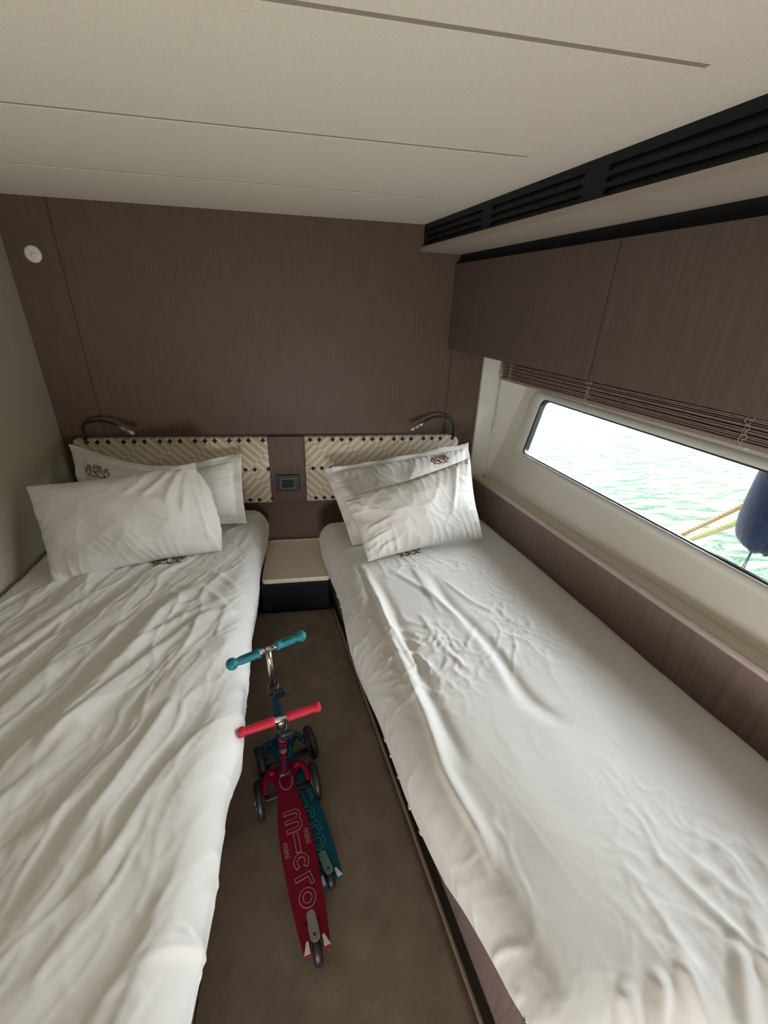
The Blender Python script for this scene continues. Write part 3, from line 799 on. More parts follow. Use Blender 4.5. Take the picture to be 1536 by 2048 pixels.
def crest_strokes():
    """small heraldic crest: two supporters, quartered shield, crown and scroll; unit box -1..1"""
    g_, b_ = [], []
    for sx in (-1, 1):
        g_.append(([(0.86 * sx, -0.25), (0.98 * sx, 0.05), (0.80 * sx, 0.22), (0.86 * sx, 0.48), (0.70 * sx, 0.58), (0.60 * sx, 0.42)], 0.085))   # back + head
        g_.append(([(0.62 * sx, 0.40), (0.66 * sx, 0.10), (0.55 * sx, -0.18), (0.72 * sx, -0.42)], 0.10))
        g_.append(([(0.60 * sx, 0.22), (0.42 * sx, 0.30), (0.36 * sx, 0.24)], 0.05))
        g_.append(([(0.58 * sx, -0.05), (0.42 * sx, -0.10)], 0.05))
        g_.append(([(0.90 * sx, -0.30), (1.08 * sx, -0.12), (1.02 * sx, 0.12), (1.14 * sx, 0.22)], 0.04))                                      # tail
        b_.append(([(0.72 * sx, 0.52), (0.84 * sx, 0.30), (0.78 * sx, 0.05)], 0.04))
        b_.append(([(0.90 * sx, -0.62), (0.60 * sx, -0.52), (0.30 * sx, -0.64), (0, -0.56)], 0.07))
        b_.append(([(0.28 * sx, 0.46), (0.34 * sx, 0.64), (0.20 * sx, 0.78), (0.06 * sx, 0.70)], 0.05))
    b_.append(([(-0.32, 0.40), (0.32, 0.40), (0.32, -0.10), (0.18, -0.34), (0, -0.44), (-0.18, -0.34), (-0.32, -0.10), (-0.32, 0.40)], 0.05))
    b_.append(([(0, 0.40), (0, -0.42)], 0.045)); b_.append(([(-0.32, 0.04), (0.32, 0.04)], 0.045))
    b_.append(([(0.08, 0.30), (0.24, 0.16)], 0.07)); b_.append(([(-0.24, -0.06), (-0.08, -0.24)], 0.07))
    b_.append(([(-0.22, 0.52), (0.22, 0.52)], 0.05)); b_.append(([(-0.12, 0.60), (0, 0.80), (0.12, 0.60)], 0.04))
    return g_, b_
def crest(pt_fn, parent, cu, cv, su, sv, rot=0.0, name='embroidered_crest'):
    g_, b_ = crest_strokes()
    k2 = len(g_) // 2
    for lst, m_, nm in ((g_[:k2], 'gold', 'crest_supporter'), (g_[k2:], 'gold', 'crest_supporter'), (b_, 'brown_thread', 'crest_shield')):
        mb = MB()
        for pts, w_ in lst:
            sp = smooth_path([(x, y, 0) for x, y in pts], 4)
            P = []
            for p in sp:
                x = p.x * math.cos(rot) - p.y * math.sin(rot); y = p.x * math.sin(rot) + p.y * math.cos(rot)
                P.append(pt_fn(cu + x * su, cv - y * sv))
            mb.tube(P, w_ * 0.034, 6)
        o = mb.build(nm, M[m_]); o['label'] = 'gold embroidered crest animal' if m_ == 'gold' else 'brown embroidered crest shield and scroll'
        o.parent = parent

lb = Pillow((-1.185, 2.27, 0.895), (-0.362, 2.26, 0.838), (-0.352, 2.10, 0.500), (-1.13, 2.09, 0.475), 0.085, 0.05, 31, 0.012, sag_top=0.085, wr=0.9, rc=0.0)
o = lb.build('white pillow with a flanged edge and gold crest leaning on the left headboard')
crest(lb.pt, o, 0.145, 0.255, 0.072, 0.105, -0.02)
lf = Pillow((-1.225, 1.93, 0.812), (-0.525, 1.985, 0.888), (-0.435, 1.845, 0.487), (-1.095, 1.675, 0.468), 0.082, 0.0, 41, 0.016, wr=0.9, pw=0.5, back=0.5, rc=0.012, fold=[([(0.64, 0.03), (0.60, 0.10), (0.55, 0.19)], 0.018, 0.016, 0.3), ([(0.60, 0.02), (0.53, 0.09), (0.46, 0.14)], 0.015, 0.014, 0.3), ([(0.66, 0.05), (0.64, 0.14), (0.61, 0.24)], 0.014, 0.012, 0.3), ([(0.50, 0.02), (0.45, 0.08), (0.38, 0.12)], 0.008, 0.014, 0.3), ([(0.68, 0.10), (0.69, 0.25), (0.68, 0.38)], 0.008, 0.010, 0.2)])
o = lf.build('large plain white pillow at the front of the left bed beside the vinyl wall')
vv_ = np.linspace(0.10, 0.985, 60); e0 = lf.surf(np.full(60, 0.995), vv_, 1.0); rt_ = (lf.c[1] - lf.c[0]) / lf.w
V = []; F = []
for i in range(60):
    k = math.sin(math.pi * (i / 59) ** 0.8) ** 0.7
    for j in range(5):
        t = j / 4
        V.append(e0[i] - lf.n * (0.012 + 0.035 * t * k) + rt_ * (-0.012 + (0.012 + 0.040 * k + 0.006 * float(perlin(i * 0.22, 3.3, 9))) * t))
for i in range(59):
    for j in range(4): k = i * 5 + j; F.append((k, k + 1, k + 6, k + 5))
fl_ = mesh('pillowcase_flap', V, F, M['linen_flat'], o); sm_ = fl_.modifiers.new('thickness', 'SOLIDIFY'); sm_.thickness = 0.003
rb = Pillow((0.066, 2.19, 0.762), (0.892, 2.25, 0.882), (0.930, 2.05, 0.470), (0.188, 1.86, 0.468), 0.080, 0.030, 51, 0.006, sag_top=0.0, wr=1.1, rc=0.0)
o = rb.build('white flanged pillow with a gold crest leaning on the right headboard, behind another pillow')
crest(rb.pt, o, 0.765, 0.175, 0.062, 0.095, 0.04)
rf = Pillow((0.137, 1.93, 0.705), (0.800, 1.965, 0.893), (0.868, 1.80, 0.495), (0.240, 1.665, 0.492), 0.095, 0.0, 61, 0.018, wr=1.3, pw=0.5, back=0.5, rc=0.012, fold=[([(0.04, 0.22), (0.12, 0.20), (0.24, 0.19)], 0.005, 0.010, 0.3), ([(0.04, 0.36), (0.12, 0.31), (0.20, 0.30)], 0.010, 0.010, 0.3), ([(0.10, 0.42), (0.15, 0.36), (0.19, 0.33)], 0.008, 0.008, 0.3), ([(0.60, 0.03), (0.58, 0.12), (0.52, 0.24)], 0.009, 0.012, 0.3), ([(0.02, 0.28), (0.10, 0.26), (0.17, 0.25)], 0.007, 0.008, 0.3), ([(0.02, 0.04), (0.08, 0.10), (0.16, 0.15)], 0.005, 0.010, 0.3)])
rf.build('crumpled plain white pillow at the front of the right bed under the window')

# crests embroidered on the duvets, half hidden under the front pillows
from mathutils.bvhtree import BVHTree
def duvet_pt(o, cx, cy, ang):
    bv = BVHTree.FromPolygons([v.co for v in o.data.vertices], [tuple(p.vertices) for p in o.data.polygons])
    def f(u, v):
        x = cx + u * math.cos(ang) - v * math.sin(ang); y = cy + u * math.sin(ang) + v * math.cos(ang)
        h_ = bv.ray_cast(Vector((x, y, 1.5)), Vector((0, 0, -1)))
        return h_[0] + Vector((0, 0, 0.002)) if h_[0] else Vector((x, y, 0.46))
    return f
crest(duvet_pt(duvet_l, -0.665, 1.795, R(8)), duvet_l, 0.0, 0.0, 0.065, -0.062)
crest(duvet_pt(duvet_r, 0.452, 1.765, R(12)), duvet_r, 0.0, 0.0, 0.060, -0.060)
# ------------------------------------------------------------------ headboards, centre panel, switch
def rpanel(name, x0, x1, z0, z1, y0, y1, rl, rr, mat_, label, extra=0.004):
    """upholstered panel; rl / rr = corner radius of left / right outer corners"""
    def cor(cx, cz, r_, a0, a1, n=8):
        return [(cx + r_ * math.cos(R(a0 + (a1 - a0) * k / n)), cz + r_ * math.sin(R(a0 + (a1 - a0) * k / n))) for k in range(n + 1)]
    poly = cor(x1 - rr, z1 - rr, rr, 0, 90) + cor(x0 + rl, z1 - rl, rl, 90, 180) + cor(x0 + rl * .5, z0 + rl * .5, rl * .5, 180, 270) + cor(x1 - rr * .5, z0 + rr * .5, rr * .5, 270, 360)
    cxm, czm = (x0 + x1) / 2, (z0 + z1) / 2
    rings = []
    for ins, y in ((0, y1), (0, y0 + 0.012), (0.003, y0 + 0.004), (0.010, y0), (0.03, y0 - 0.002)):
        rings.append([(cxm + (x - cxm) * (1 - ins / ((x1 - x0) / 2)), y, czm + (z - czm) * (1 - ins / ((z1 - z0) / 2))) for x, z in poly])
    V, F = loft(rings); n = len(poly); F.append(tuple((len(rings) - 1) * n + k for k in range(n))); F.append(tuple(reversed(range(n))))
    return mesh(name, V, F, mat_, smooth=True, label=label, cat='headboard')
hl = rpanel('headboard', -1.228, -0.236, 0.498, 0.893, 2.355, 2.398, 0.045, 0.004, M['fabric_l'],
       'cream headboard with diagonal stripes and dark diamonds behind the left bed')
hr = rpanel('headboard', -0.036, 0.872, 0.498, 0.893, 2.355, 2.398, 0.004, 0.045, M['fabric_r'],
       'cream headboard with diagonal stripes and dark diamonds behind the right bed')
ob = box('trim_10', -0.233, -0.039, 2.366, 2.399, 0.498, 0.893, M['wood'], kind='structure')
sw = empty('light_switch', (-0.138, 2.366, 0.62), 0, 'black light switch plate on the wood strip between the headboards', 'switch')
bm = bmesh.new(); add_box(bm, -0.067, 0.067, -0.012, 0.0, -0.050, 0.050, 0.003); frombm('plate', bm, M['black'], sw)
bm = bmesh.new()
x0, x1, z0, z1 = -0.041, 0.038, -0.031, 0.028
for a in ((x0, x1, z0, z0 + 0.002), (x0, x1, z1 - 0.002, z1), (x0, x0 + 0.002, z0, z1), (x1 - 0.002, x1, z0, z1)): add_box(bm, a[0], a[1], -0.0135, -0.012, a[2], a[3])
frombm('silver_outline', bm, M['grey_line'], sw)
for k in range(3):
    bm = bmesh.new(); add_box(bm, x0 + 0.003 + k * 0.0247, x0 + 0.003 + k * 0.0247 + 0.0236, -0.0155, -0.012, z0 + 0.003, z1 - 0.003, 0.0012); frombm('rocker', bm, M['navy'], sw)

# reading lamps
def lamp(pts, head0, head1, label):
    rt = empty('reading_lamp', pts[0], 0, label, 'lamp')
    chp(MB().add(lathe([(0, 0.016), (0.006, 0.016), (0.008, 0.010), (0.02, 0.008)], Vector(pts[0]) + Vector((0, 0.0, -0.02)), (0, 0, 1), 20)).build('base', M['black']), rt)
    chp(MB().tube(smooth_path(pts, 8), 0.0065, 12).build('flexible_arm', M['leather']), rt)
    a = Vector(head0); d = Vector(head1) - a; L = d.length
    chp(MB().add(lathe([(0, 0.006), (0.002, 0.0125), (L * 0.45, 0.0135), (L * 0.47, 0.0125), (L * 0.5, 0.0135), (L - 0.001, 0.0140), (L, 0.0125), (L - 0.006, 0.0115), (L - 0.012, 0.0)], a, d, 24)).build('lamp_head', M['brushed']), rt)
    return rt
lamp([(-1.150, 2.372, 0.905), (-1.152, 2.372, 0.945), (-1.128, 2.365, 0.975), (-1.06, 2.35, 0.993), (-1.0, 2.335, 0.986), (-0.957, 2.32, 0.970)], (-0.962, 2.322, 0.972), (-0.885, 2.30, 0.938),
     'small gooseneck reading lamp above the left headboard')
lamp([(0.836, 2.372, 0.905), (0.838, 2.372, 0.945), (0.815, 2.365, 0.985), (0.755, 2.35, 1.008), (0.685, 2.335, 1.004), (0.626, 2.32, 0.976)], (0.632, 2.322, 0.979), (0.560, 2.30, 0.945),
     'small gooseneck reading lamp above the right headboard')
# round fitting on the wall
rf_ = empty('wall_fitting', (-1.167, YW, 1.718), 0, 'small round white disc fitting high on the left of the wood wall', 'wall fitting')
MB().add(lathe([(0, 0.034), (0.006, 0.034), (0.010, 0.030), (0.012, 0.020)], (0, 0, 0), (0, -1, 0), 28)).build('disc', M['white_pl'], rf_)
MB().add(lathe([(0, 0.012), (0.004, 0.011), (0.006, 0.006)], (0.004, -0.011, -0.004), (0, -1, 0), 18)).build('button', M['white_pl'], rf_)

# ------------------------------------------------------------------ nightstand
ns = empty('nightstand', (-0.11, 2.18, 0), 0, 'low dark navy nightstand with cream tray top between the beds', 'nightstand')
box('body', -0.185, 0.178, -0.215, 0.215, 0.0, 0.198, M['navy_dark'], ns, 0.002)
box('drawer_front', -0.183, 0.178, -0.222, -0.2152, 0.016, 0.190, M['navy'], ns, 0.002)
# tray with raised rim
def rr_poly(x0, x1, y0, y1, r_, n=6):
    out = []
    for cx, cy, a0 in ((x1 - r_, y1 - r_, 0), (x0 + r_, y1 - r_, 90), (x0 + r_, y0 + r_, 180), (x1 - r_, y0 + r_, 270)):
        for k in range(n + 1): out.append((cx + r_ * math.cos(R(a0 + 90 * k / n)), cy + r_ * math.sin(R(a0 + 90 * k / n))))
    return out
tx0, tx1, ty0, ty1 = -0.178, 0.186, -0.224, 0.215
rings = []
for ins, z, rr_ in ((0.002, 0.199, 0.02), (0, 0.203, 0.022), (0, 0.222, 0.022), (0.003, 0.226, 0.020), (0.007, 0.226, 0.018), (0.014, 0.219, 0.016), (0.022, 0.2165, 0.012)):
    rings.append([(x, y, z) for x, y in rr_poly(tx0 + ins, tx1 - ins, ty0 + ins, ty1 - ins, rr_)])
V, F = loft(rings); n = len(rings[0]); F.append(tuple((len(rings) - 1) * n + k for k in range(n))); F.append(tuple(reversed(range(n))))
mesh('tray_top', V, F, M['tray'], ns, smooth=True)

# ------------------------------------------------------------------ scooters
def stroke2d(pts, w_, z0, z1, closed=False, cap=True):
    """flat ribbon following pts in plan"""
    P = [Vector((*p, 0)) for p in pts]; m = len(P); Lf, Rt = [], []
    for i in range(m):
        if closed: t = P[(i + 1) % m] - P[(i - 1) % m]
        else: t = P[min(i + 1, m - 1)] - P[max(i - 1, 0)]
        t.normalize(); nn = Vector((-t.y, t.x, 0)); k = 1.0
        if 0 < i < m - 1 or closed:
            a = (P[i] - P[i - 1]).normalized(); k = 1 / max(0.6, abs(a.dot(t)))
        p = P[i].copy()
        if cap and not closed and i == 0: p = p - t * w_ / 2
        if cap and not closed and i == m - 1: p = p + t * w_ / 2
        Lf.append(p + nn * w_ / 2 * k); Rt.append(p - nn * w_ / 2 * k)
    V = []; F = []
    for a, b_ in zip(Lf, Rt):
        V += [(a.x, a.y, z0), (b_.x, b_.y, z0), (a.x, a.y, z1), (b_.x, b_.y, z1)]
    rng = range(m if closed else m - 1)
    for i in rng:
        j = (i + 1) % m; a, b_ = i * 4, j * 4
        F += [(a + 2, a + 3, b_ + 3, b_ + 2), (a, b_, b_ + 1, a + 1), (a, a + 2, b_ + 2, b_), (a + 1, b_ + 1, b_ + 3, a + 3)]
    if not closed: F += [(0, 1, 3, 2), (4 * m - 4, 4 * m - 2, 4 * m - 1, 4 * m - 3)]
    return V, F
def arc(cx, cy, rx, ry, a0, a1, n=20):
    return [(cx + rx * math.cos(R(a0 + (a1 - a0) * k / n)), cy + ry * math.sin(R(a0 + (a1 - a0) * k / n))) for k in range(n + 1)]
def text_mesh(txt, size):
    cu = bpy.data.curves.new('lettering', 'FONT'); cu.body = txt; cu.size = size; cu.extrude = 0.0002; cu.align_x = 'CENTER'; cu.align_y = 'CENTER'
    to = bpy.data.objects.new('lettering', cu); COL.objects.link(to)
    dg = bpy.context.evaluated_depsgraph_get(); me = bpy.data.meshes.new_from_object(to.evaluated_get(dg))
    V = [v.co.copy() for v in me.vertices]; F = [tuple(p.vertices) for p in me.polygons]
    bpy.data.objects.remove(to); bpy.data.curves.remove(cu); bpy.data.meshes.remove(me)
    return V, F

def logo(parent, zt, mline, mfill, sc=1.0, ox=0.0, oy=0.0):
    """outlined letters m - c r o running from the neck to the tail; the letters stand with their tops to the right"""
    H = 0.023
    def T(p): return (ox + p[0] * sc, oy + p[1] * sc)
    def outl(lst, closed=False, w1=0.0125, w2=0.0082):
        lst = [T(p) for p in lst]
        return stroke2d(lst, w1, zt, zt + 0.0006, closed), stroke2d(lst, w2, zt + 0.0006, zt + 0.0009, closed, True if False else True)
    A_ = MB(); B_ = MB()
    def put(lst, closed=False, w1=0.0125, w2=0.0082, inset=0.0021):
        dz = 0.00004 * (len(A_.V) % 97) / 10 + 0.00001 * len(A_.F) / 40
        a = stroke2d([T(p) for p in lst], w1, zt - 0.0002 + dz * 0.2, zt + 0.0006 + dz, closed)
        l2 = [Vector((*p, 0)) for p in lst]
        if not closed:
            l2[0] = l2[0]; 
        b_ = stroke2d([T((p.x, p.y)) for p in l2], w2, zt + 0.0003 + dz * 0.2, zt + 0.0013 + dz, closed)
        A_.add(a); B_.add(b_)
    # m: three legs pointing to -x, two arches at +x
    for y in (-0.136, -0.163, -0.190):
        put([(-0.022, y), (0.004, y)])
    put([(0.004, -0.136)] + [(0.004 + 0.0135 * math.sin(R(a)), -0.1495 + 0.0135 * math.cos(R(a))) for a in range(0, 181, 15)])
    put([(0.004, -0.163)] + [(0.004 + 0.0135 * math.sin(R(a)), -0.1765 + 0.0135 * math.cos(R(a))) for a in range(0, 181, 15)])
    put([(-0.003, -0.207), (-0.003, -0.249)], w1=0.0155, w2=0.0110)
    # c (wrapped round a small ring, open at the rear left)
    put(arc(-0.002, -0.281, 0.0165, 0.0165, -40, 215, 26))
    # r
    put([(-0.022, -0.322), (0.012, -0.318)]); put([(0.012, -0.318), (0.017, -0.338)], w1=0.0115, w2=0.0075)
    # o
    put(arc(-0.004, -0.371, 0.0175, 0.0175, 0, 360, 32)[:-1], closed=True)
    a = A_.build('logo_outline', M[mline], parent, smooth=False)
    b_ = B_.build('logo_fill', M[mfill], parent, smooth=False)
    a['label'] = 'pale outlined lettering on the deck'

def scooter(loc, rz, top_off, top_z, collar_z, cfg, label, bar_rz):
    rt = empty('scooter', loc, rz, label, 'scooter', )
    zt = cfg['zt']; th = cfg['th']
    half = [(0.0, 0.034), (-0.03, 0.030), (-0.06, 0.030), (-0.09, 0.035), (-0.13, 0.043), (-0.19, 0.049), (-0.26, 0.050), (-0.34, 0.047), (-0.42, 0.041), (-0.470, 0.036), (-0.484, 0.033)]
    ysm = [0.036, 0.028, 0.012, -0.006, -0.022, -0.04, -0.06, -0.09, -0.13, -0.19, -0.26, -0.34, -0.424, -0.425, -0.450, -0.470, -0.484]
    hx_ = [0.050, 0.068, 0.062, 0.047, 0.036, 0.031, 0.030, 0.035, 0.043, 0.049, 0.050, 0.047, 0.0410, 0.0409, 0.038, 0.036, 0.033]
    fx_ = [0.030, 0.016, 0.0, 0, 0, 0, 0, 0, 0, 0, 0, 0, 0, 0, 0, 0, 0]
    bm = bmesh.new(); rows = []
    for y, w_ in zip(ysm, hx_):
        rows.append([bm.verts.new((x, y, zt)) for x in (-0.004 - w_, -0.0185, 0.0105, -0.004 + w_)])
    for i in range(len(rows) - 1):
        for k in range(3):
            if k == 1 and i >= 13: continue
            bm.faces.new([rows[i][k], rows[i + 1][k], rows[i + 1][k + 1], rows[i][k + 1]])
    top = bm.faces[:]
    r_ = bmesh.ops.extrude_face_region(bm, geom=top); tv = [v for v in r_['geom'] if isinstance(v, bmesh.types.BMVert)]
    bmesh.ops.translate(bm, verts=tv, vec=(0, 0, -th))
    bmesh.ops.recalc_face_normals(bm, faces=bm.faces[:])
    te = [e_ for e_ in bm.edges if all(abs(v.co.z - zt) < 1e-6 for v in e_.verts) and len(e_.link_faces) == 2 and abs(e_.link_faces[0].normal.z - e_.link_faces[1].normal.z) > 0.5]
    bmesh.ops.bevel(bm, geom=te, offset=0.0025, segments=2, affect='EDGES')
    dk = frombm('deck', bm, M[cfg['deck']], rt)
    logo(dk, zt, cfg['line'], cfg['deck'], 1.0, cfg.get('lx', 0.0), 0.0)
    # small words beside the logo
    for (x, y, s_) in ((0.030, -0.220, 0.026), (-0.037, -0.238, 0.026)):
        V, F = text_mesh('mini', s_)
        a = R(-90)
        V = [(x + v.x * math.cos(a) - v.y * math.sin(a), y + v.x * math.sin(a) + v.y * math.cos(a), zt + 0.0004 + v.z) for v in V]
        mesh('small_lettering', V, F, M[cfg['small']], dk, smooth=False)
    mesh('loop_print', *stroke2d([(p[0] - 0.001, p[1]) for p in arc(0, -0.030, 0.021, 0.030, 160, 380, 24)], 0.0028, zt, zt + 0.0008), M[cfg['line']], dk, smooth=False)
    # front wheel axle housing
    bm = bmesh.new(); add_box(bm, -0.080, 0.080, -0.062, -0.042, cfg['ax'], cfg['ax'] + 0.009, 0.003, seg=2); frombm('axle', bm, M['black'], rt, smooth=True)
    bm = bmesh.new(); add_box(bm, -0.024, 0.024, -0.018, 0.034, zt - th + 0.002, zt + 0.020, 0.008, seg=3); frombm('steering_block', bm, M[cfg['block']], rt, smooth=True)
    for sx in (-1, 1):
        mb = MB(); 
        mb.add(lathe([(-0.012, 0.040), (-0.012, 0.052), (-0.008, 0.059), (0, 0.0605), (0.008, 0.059), (0.012, 0.052), (0.012, 0.040)], (sx * 0.094, -0.052, 0.0615), (1, 0, 0), 40))
        wh = mb.build('wheel', M['wheel'], rt)
        MB().add(lathe([(-0.013, 0.010), (-0.013, 0.040), (0.013, 0.040), (0.013, 0.010)], (sx * 0.094, -0.052, 0.0615), (1, 0, 0), 32)).build('hub', M['hub'], wh, smooth=False)
        MB().add(lathe([(-0.016, 0.004), (-0.016, 0.009), (0.016, 0.009), (0.016, 0.004)], (sx * 0.094, -0.052, 0.0615), (1, 0, 0), 16)).build('axle_bolt', M['hub'], wh, smooth=False)
        # wheel arm / mudguard wing over the inner side of the wheel
        pts = [(sx * 0.034, 0.014, zt), (sx * 0.056, 0.012, zt + 0.004), (sx * 0.070, -0.014, zt + 0.006), (sx * 0.074, -0.044, 0.066)]
        MB().tube(smooth_path(pts, 5), [0.010] * 15 + [0.009], 12).build('wheel_arm', M[cfg['arm']], rt)
    # rear wheel, brake plate and stickers
    rr0 = cfg['rr']
    rw = MB().add(lathe([(-0.011, rr0 - 0.010), (-0.011, rr0 - 0.0045), (-0.007, rr0), (0.007, rr0), (0.011, rr0 - 0.0045), (0.011, rr0 - 0.010)], (-0.004, -0.466, rr0 + 0.001), (1, 0, 0), 32)).build('rear_wheel', M['wheel'], rt)
    pl = []
    for k in range(13): a = 180 * k / 12; pl.append((-0.004 + 0.0125 * math.cos(R(a)), -0.414 + 0.0125 * math.sin(R(a))))
    for k in range(13): a = 180 + 180 * k / 12; pl.append((-0.004 + 0.0125 * math.cos(R(a)), -0.463 + 0.0125 * math.sin(R(a))))
    V, F = prism(pl, 0, 0.003)
    V = [(x, y, z + zt + 0.002 + max(0, (-0.414 - y)) * 0.30) for x, y, z in V]
    bk = mesh('brake_plate', V, F, M[cfg['plate']], rt, smooth=False)
    MB().add(lathe([(0, 0.0035), (0.004, 0.0035)], (-0.005, -0.459, zt + 0.0168), (0, 0, 1), 14)).build('bolt', M['black'], bk, smooth=False)
    for sx in (-1, 1):
        cx = -0.004
        tri = [(cx + sx * 0.017, -0.462), (cx + sx * 0.029, -0.484), (cx + sx * 0.034, -0.495), (cx + sx * 0.018, -0.489)] if sx > 0 else [(cx - 0.018, -0.489), (cx - 0.034, -0.495), (cx - 0.029, -0.484), (cx - 0.017, -0.462)]
        V, F = prism([(cx + sx * 0.018, -0.460), (cx + sx * 0.024, -0.460), (cx + sx * 0.034, -0.4845), (cx + sx * 0.018, -0.4845)], zt + 0.0002, zt + 0.0012)
        mesh('white_sticker', V, F, M['reflector'], rt, smooth=False)
    # steering column
    b0 = Vector((0, 0.004, zt)); tp = Vector((top_off[0], top_off[1], top_z)); d = (tp - b0).normalized(); L = (tp - b0).length
    kc = (collar_z - zt) / (top_z - zt) * L
    MB().add(lathe([(0, 0.019), (0.04, 0.017), (0.045, 0.0138), (kc - 0.01, 0.0138), (kc, 0.0138)], b0, d, 24)).build('lower_column', M[cfg['col']], rt)
    MB().add(lathe([(kc - 0.012, 0.0145), (kc - 0.010, 0.0200), (kc + 0.018, 0.0200), (kc + 0.024, 0.015), (kc + 0.025, 0.009)], b0, d, 24)).build('clamp_collar', M['black'], rt)
    side = Vector((1, 0, 0)); cp = b0 + d * (kc + 0.004)
    bm = bmesh.new(); add_box(bm, -0.008, 0.030, -0.034, -0.018, -0.014, 0.016, 0.005, Matrix.Translation(cp), 3); frombm('clamp_lever', bm, M['black'], rt, smooth=True)
    MB().add(lathe([(kc, 0.0085), (L, 0.0085)], b0, d, 24)).build('upper_tube', M['chrome'], rt)
    # round prints on the column, facing the rider
    fr_ = (Vector((0, -1, 0)) - d * Vector((0, -1, 0)).dot(d)).normalized(); sd_ = d.cross(fr_).normalized()
    def wrap(u_, h_):
        a = u_ / 0.0140; return b0 + d * h_ + fr_ * (0.0141 * math.cos(a)) + sd_ * (0.0141 * math.sin(a))
    for hh in cfg.get('rings', ()):
        for rr_ in (0.0105, 0.0045):
            MB().tube([wrap(rr_ * math.cos(R(a)), hh + rr_ * math.sin(R(a))) for a in range(0, 360, 15)], 0.0007, 6, closed=True).build('ring_print', M['print'], rt)
    for hh in cfg.get('bars', ()):
        MB().tube([wrap(-0.008, hh), wrap(0.006, hh), wrap(0.006, hh - 0.008)], 0.0007, 6).build('angle_print', M['print'], rt)
    # handlebar
    hb = R(bar_rz); hx = Vector((math.cos(hb), math.sin(hb), 0))
    HL = cfg['hl']
    MB().add(lathe([(-HL + 0.03, 0.0088), (HL - 0.03, 0.0088)], tp, hx, 20)).build('handlebar', M['chrome'], rt)
    for sx in (-1, 1):
        s0 = cfg['gap']
        if cfg['ball']:
            prof = [(s0, 0.0125), (s0 + 0.002, 0.0148), (s0 + 0.007, 0.0148), (s0 + 0.009, 0.0122), (s0 + 0.03, 0.0134), (s0 + 0.055, 0.0130), (HL - 0.036, 0.0112), (HL - 0.032, 0.0108)]
            prof += [(HL - 0.0165 + 0.0175 * math.sin(R(a_)), 0.0180 * math.cos(R(a_))) for a_ in range(-50, 91, 14)]
        else:
            prof = [(s0, 0.0122), (s0 + 0.003, 0.0136), (s0 + 0.02, 0.0130), (s0 + 0.05, 0.0136), (HL - 0.024, 0.0120), (HL - 0.019, 0.0124), (HL - 0.015, 0.0152), (HL - 0.007, 0.0158), (HL - 0.001, 0.0125), (HL, 0.0)]
        gp = MB().add(lathe(prof, tp, hx * sx, 28)).build('grip', M[cfg['grip']], rt)
        if cfg['ball']:
            V, F = text_mesh('micro', 0.014)
            # raised word wrapped on the top of the grip, read from above
            ctr = s0 + 0.036; VV = []
            yv = Vector((0, 0, 1)).cross(hx)
            for v in V:
                a = (v.y - 0.004) / 0.0135
                VV.append(tp + hx * (ctr * sx + v.x * 0.95) + (Vector((0, 0, 1)) * math.cos(a + 0.45 * 0) + yv * math.sin(a)) * (0.0136 + v.z * 2))
            g2 = mesh('raised_lettering', VV, F, M['teal_dark'], gp, smooth=False)
    return rt, tp, hx, d

PCFG = dict(deck='pink', line='print', small='print', block='plum', arm='pink', plate='plate', col='plum', grip='pink_grip', hl=0.125, gap=0.019, ball=False, zt=0.080, th=0.016, ax=0.053, rr=0.037, rings=(0.235, 0.165), bars=(0.20, 0.125))
TCFG = dict(deck='teal', line='print_dim', small='print_dim', block='navy_pl', arm='navy_pl', plate='plate_t', col='teal_dark', grip='teal_grip', hl=0.124, gap=0.026, ball=True, lx=0.0, zt=0.050, th=0.018, ax=0.022, rr=0.026)
rz = R(12.5)
def loc_off(dx, dy, rz): return (dx * math.cos(-rz) - dy * math.sin(-rz), dx * math.sin(-rz) + dy * math.cos(-rz))
CZ = cz
po_ = loc_off(-0.123 + 0.1345, 0.927 - 0.972, rz)
scooter((-0.1345, 0.972, CZ), rz, po_, 0.420 - CZ, 0.345, PCFG, 'pink kick scooter with red grips in front on the carpet', 14.6 - 12.5)
rz2 = R(20)
tb = (-0.151, 1.107)
to_ = loc_off(-0.152 - tb[0], 1.014 - tb[1], rz2)
rt2, tp2, hx2, d2 = scooter((tb[0], tb[1], CZ), rz2, to_, 0.622 - CZ, 0.40, TCFG, 'teal kick scooter with ball-ended grips behind the pink one', 25.4 - 20)
# thin elastic looped over the teal handlebar
Mw = Matrix.Translation(rt2.location) @ Matrix.Rotation(rz2, 4, 'Z')
tpw = Mw @ tp2; hxw = (Mw.to_3x3() @ hx2).normalized(); dw = (Mw.to_3x3() @ d2).normalized()
yw = Vector((0, 0, 1)).cross(hxw).normalized()
pts = []
for k in range(40):
    a = 2 * math.pi * k / 40
    pts.append(tpw + hxw * (-0.010 + 0.014 * (0.5 - 0.5 * math.cos(a * 0.5 if a < math.pi else (2 * math.pi - a) * 0.5)) * 2 * (1 if a < math.pi else 1)) + (Vector((0, 0, 1)) * math.cos(a) + yw * math.sin(a)) * 0.0125)
MB().tube(pts, 0.0013, 8, closed=True).tube([tpw + hxw * (0.000 + 0.0012 * k) + (Vector((0, 0, 1)) * math.cos(R(-60 + 10 * k)) - yw * math.sin(R(-60 + 10 * k))) * 0.0128 for k in range(18)], 0.0013, 8).build(
    'elastic_cord', M['black'], label='thin black elastic looped around the chrome middle of the teal handlebar', cat='cord')

